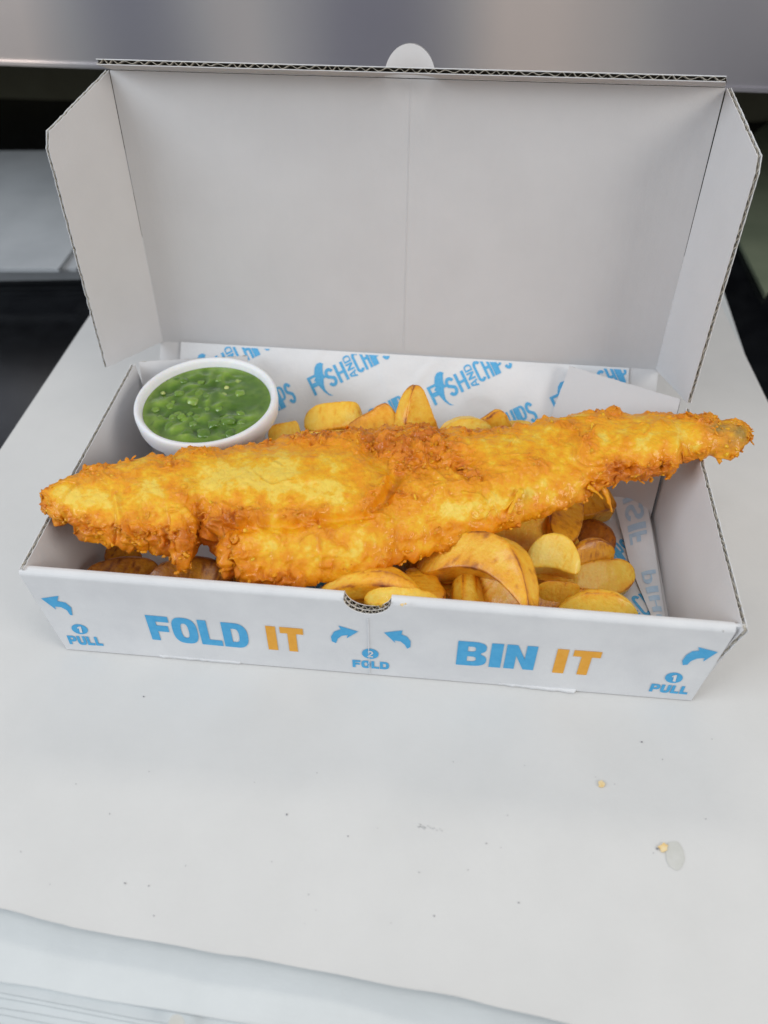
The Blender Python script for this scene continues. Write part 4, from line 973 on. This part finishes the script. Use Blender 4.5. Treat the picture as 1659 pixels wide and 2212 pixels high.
for k_, ii in enumerate(idx):
    n0 = NF[ii]; a_ = rs.random()*2*math.pi; tu = TU[ii]; tv = np.cross(n0, tu); d_ = nrm(tu*math.cos(a_)+tv*math.sin(a_)+n0*rs.uniform(-.1, .25))
    cr = float(np.clip(CF[ii]-.10+rs.uniform(-.22, .18), .12, .9))
    if k_ % 4: nugget(PdF[ii]-n0*.0002, rs.uniform(.0005, .0014), n0, k_, cr)
    else: scrap(PdF[ii]-n0*.0004, d_, n0, rs.uniform(.002, .0060), rs.uniform(.0005, .0011), k_, cr, n=9, k=6, flat=rs.uniform(.3, .7), curl=1.8)
for k_ in range(110):
    iu = rs.randrange(6, NU-6); low = rs.random() < .72; jj = rs.choice([0, 0, 1, 2, 4, 6])
    p = Pd[iu, jj if low else -1-jj]; nugget(p+np.array([rs.gauss(0, .0005), rs.gauss(0, .0005), rs.gauss(0, .0005)]), rs.uniform(.0005, .0013), None, 5000+k_, rs.uniform(.3, .8))
for k_ in range(60):
    iu = rs.randrange(10, NU-10); low = rs.random() < .75
    if rs.random() > rk[iu, 0]: continue
    p = Pd[iu, 0 if low else -1]; out = nrm(Pd[iu, 0]-Pd[iu, 8]) if low else nrm(Pd[iu, -1]-Pd[iu, -9])
    out = nrm(out*[1, 1, .4]+TU[iu*NV]*rs.uniform(-.9, .9)+np.array([0, 0, rs.uniform(-.3, .3)]))
    scrap(p-out*.0012, out, (0, 0, 1), rs.uniform(.002, .0036), rs.uniform(.0007, .0013), 2000+k_, rs.uniform(.35, .7), n=7, k=6, flat=.6, curl=1.5)
def strand(px, r0, cr, seed, z0, z1):
    for (a, b2) in zip(px[:-1], px[1:]): pass
    P_ = [at(p[0], p[1], z0+(z1-z0)*i/(len(px)-1)) for i, p in enumerate(px)]
    q = random.Random(seed); base = len(SV); k = 8; n = 0
    T_ = np.linspace(0, len(P_)-1, 5*len(P_))
    for t in T_:
        i = min(int(t), len(P_)-2); f = t-i; c = P_[i]*(1-f)+P_[i+1]*f; d_ = nrm(P_[i+1]-P_[i]); sd = nrm(np.cross(d_, (0, 0, 1))); u2 = np.cross(sd, d_)
        w = r0*(1-.55*(t/T_[-1]))*(1+.25*q.uniform(-1, 1))*(.35 if t == T_[-1] else 1)
        for j in range(k):
            a_ = 2*math.pi*j/k; SV.append(c+(sd*math.cos(a_)+u2*math.sin(a_)*.5)*w*(1+.15*q.uniform(-1, 1))); SC.append(cr+q.uniform(-.1, .1))
        n += 1
    for i in range(n-1):
        for j in range(k): SF.append((base+i*k+j, base+i*k+(j+1) % k, base+(i+1)*k+(j+1) % k, base+(i+1)*k+j))
    SF.append(tuple(base+j for j in range(k))[::-1]); SF.append(tuple(base+(n-1)*k+j for j in range(k)))
strand([(1295, 1040), (1310, 1068), (1318, 1090), (1322, 1107)], .0020, .45, 1, .056, .040)
strand([(1270, 1050), (1290, 1064), (1303, 1078)], .0016, .35, 2, .058, .050)
strand([(1128, 1058), (1110, 1085), (1098, 1112)], .0016, .22, 3, .064, .056)
strand([(262, 1018), (256, 1000), (261, 993)], .0009, .35, 4, .066, .068)
strand([(400, 1195), (408, 1215), (412, 1230)], .0016, .55, 5, .052, .047)
strand([(375, 1195), (377, 1212), (380, 1222)], .0016, .55, 6, .053, .048)
strand([(1400, 1022), (1408, 1034), (1404, 1042)], .0014, .5, 7, .056, .052)
strand([(1380, 1030), (1385, 1040), (1392, 1044)], .0014, .5, 8, .056, .052)
me = bpy.data.meshes.new('batter_scraps'); me.from_pydata([tuple(p) for p in SV], [], SF); me.update()
o = link('batter_scraps', me, M_bat, fish, smooth=True); set_attr(me, 'crust', SC); set_attr(me, 'skin', [0]*len(SC)); o['kind'] = 'stuff'
bpy.context.view_layer.update()
print('done', len(bpy.data.objects), cnt)
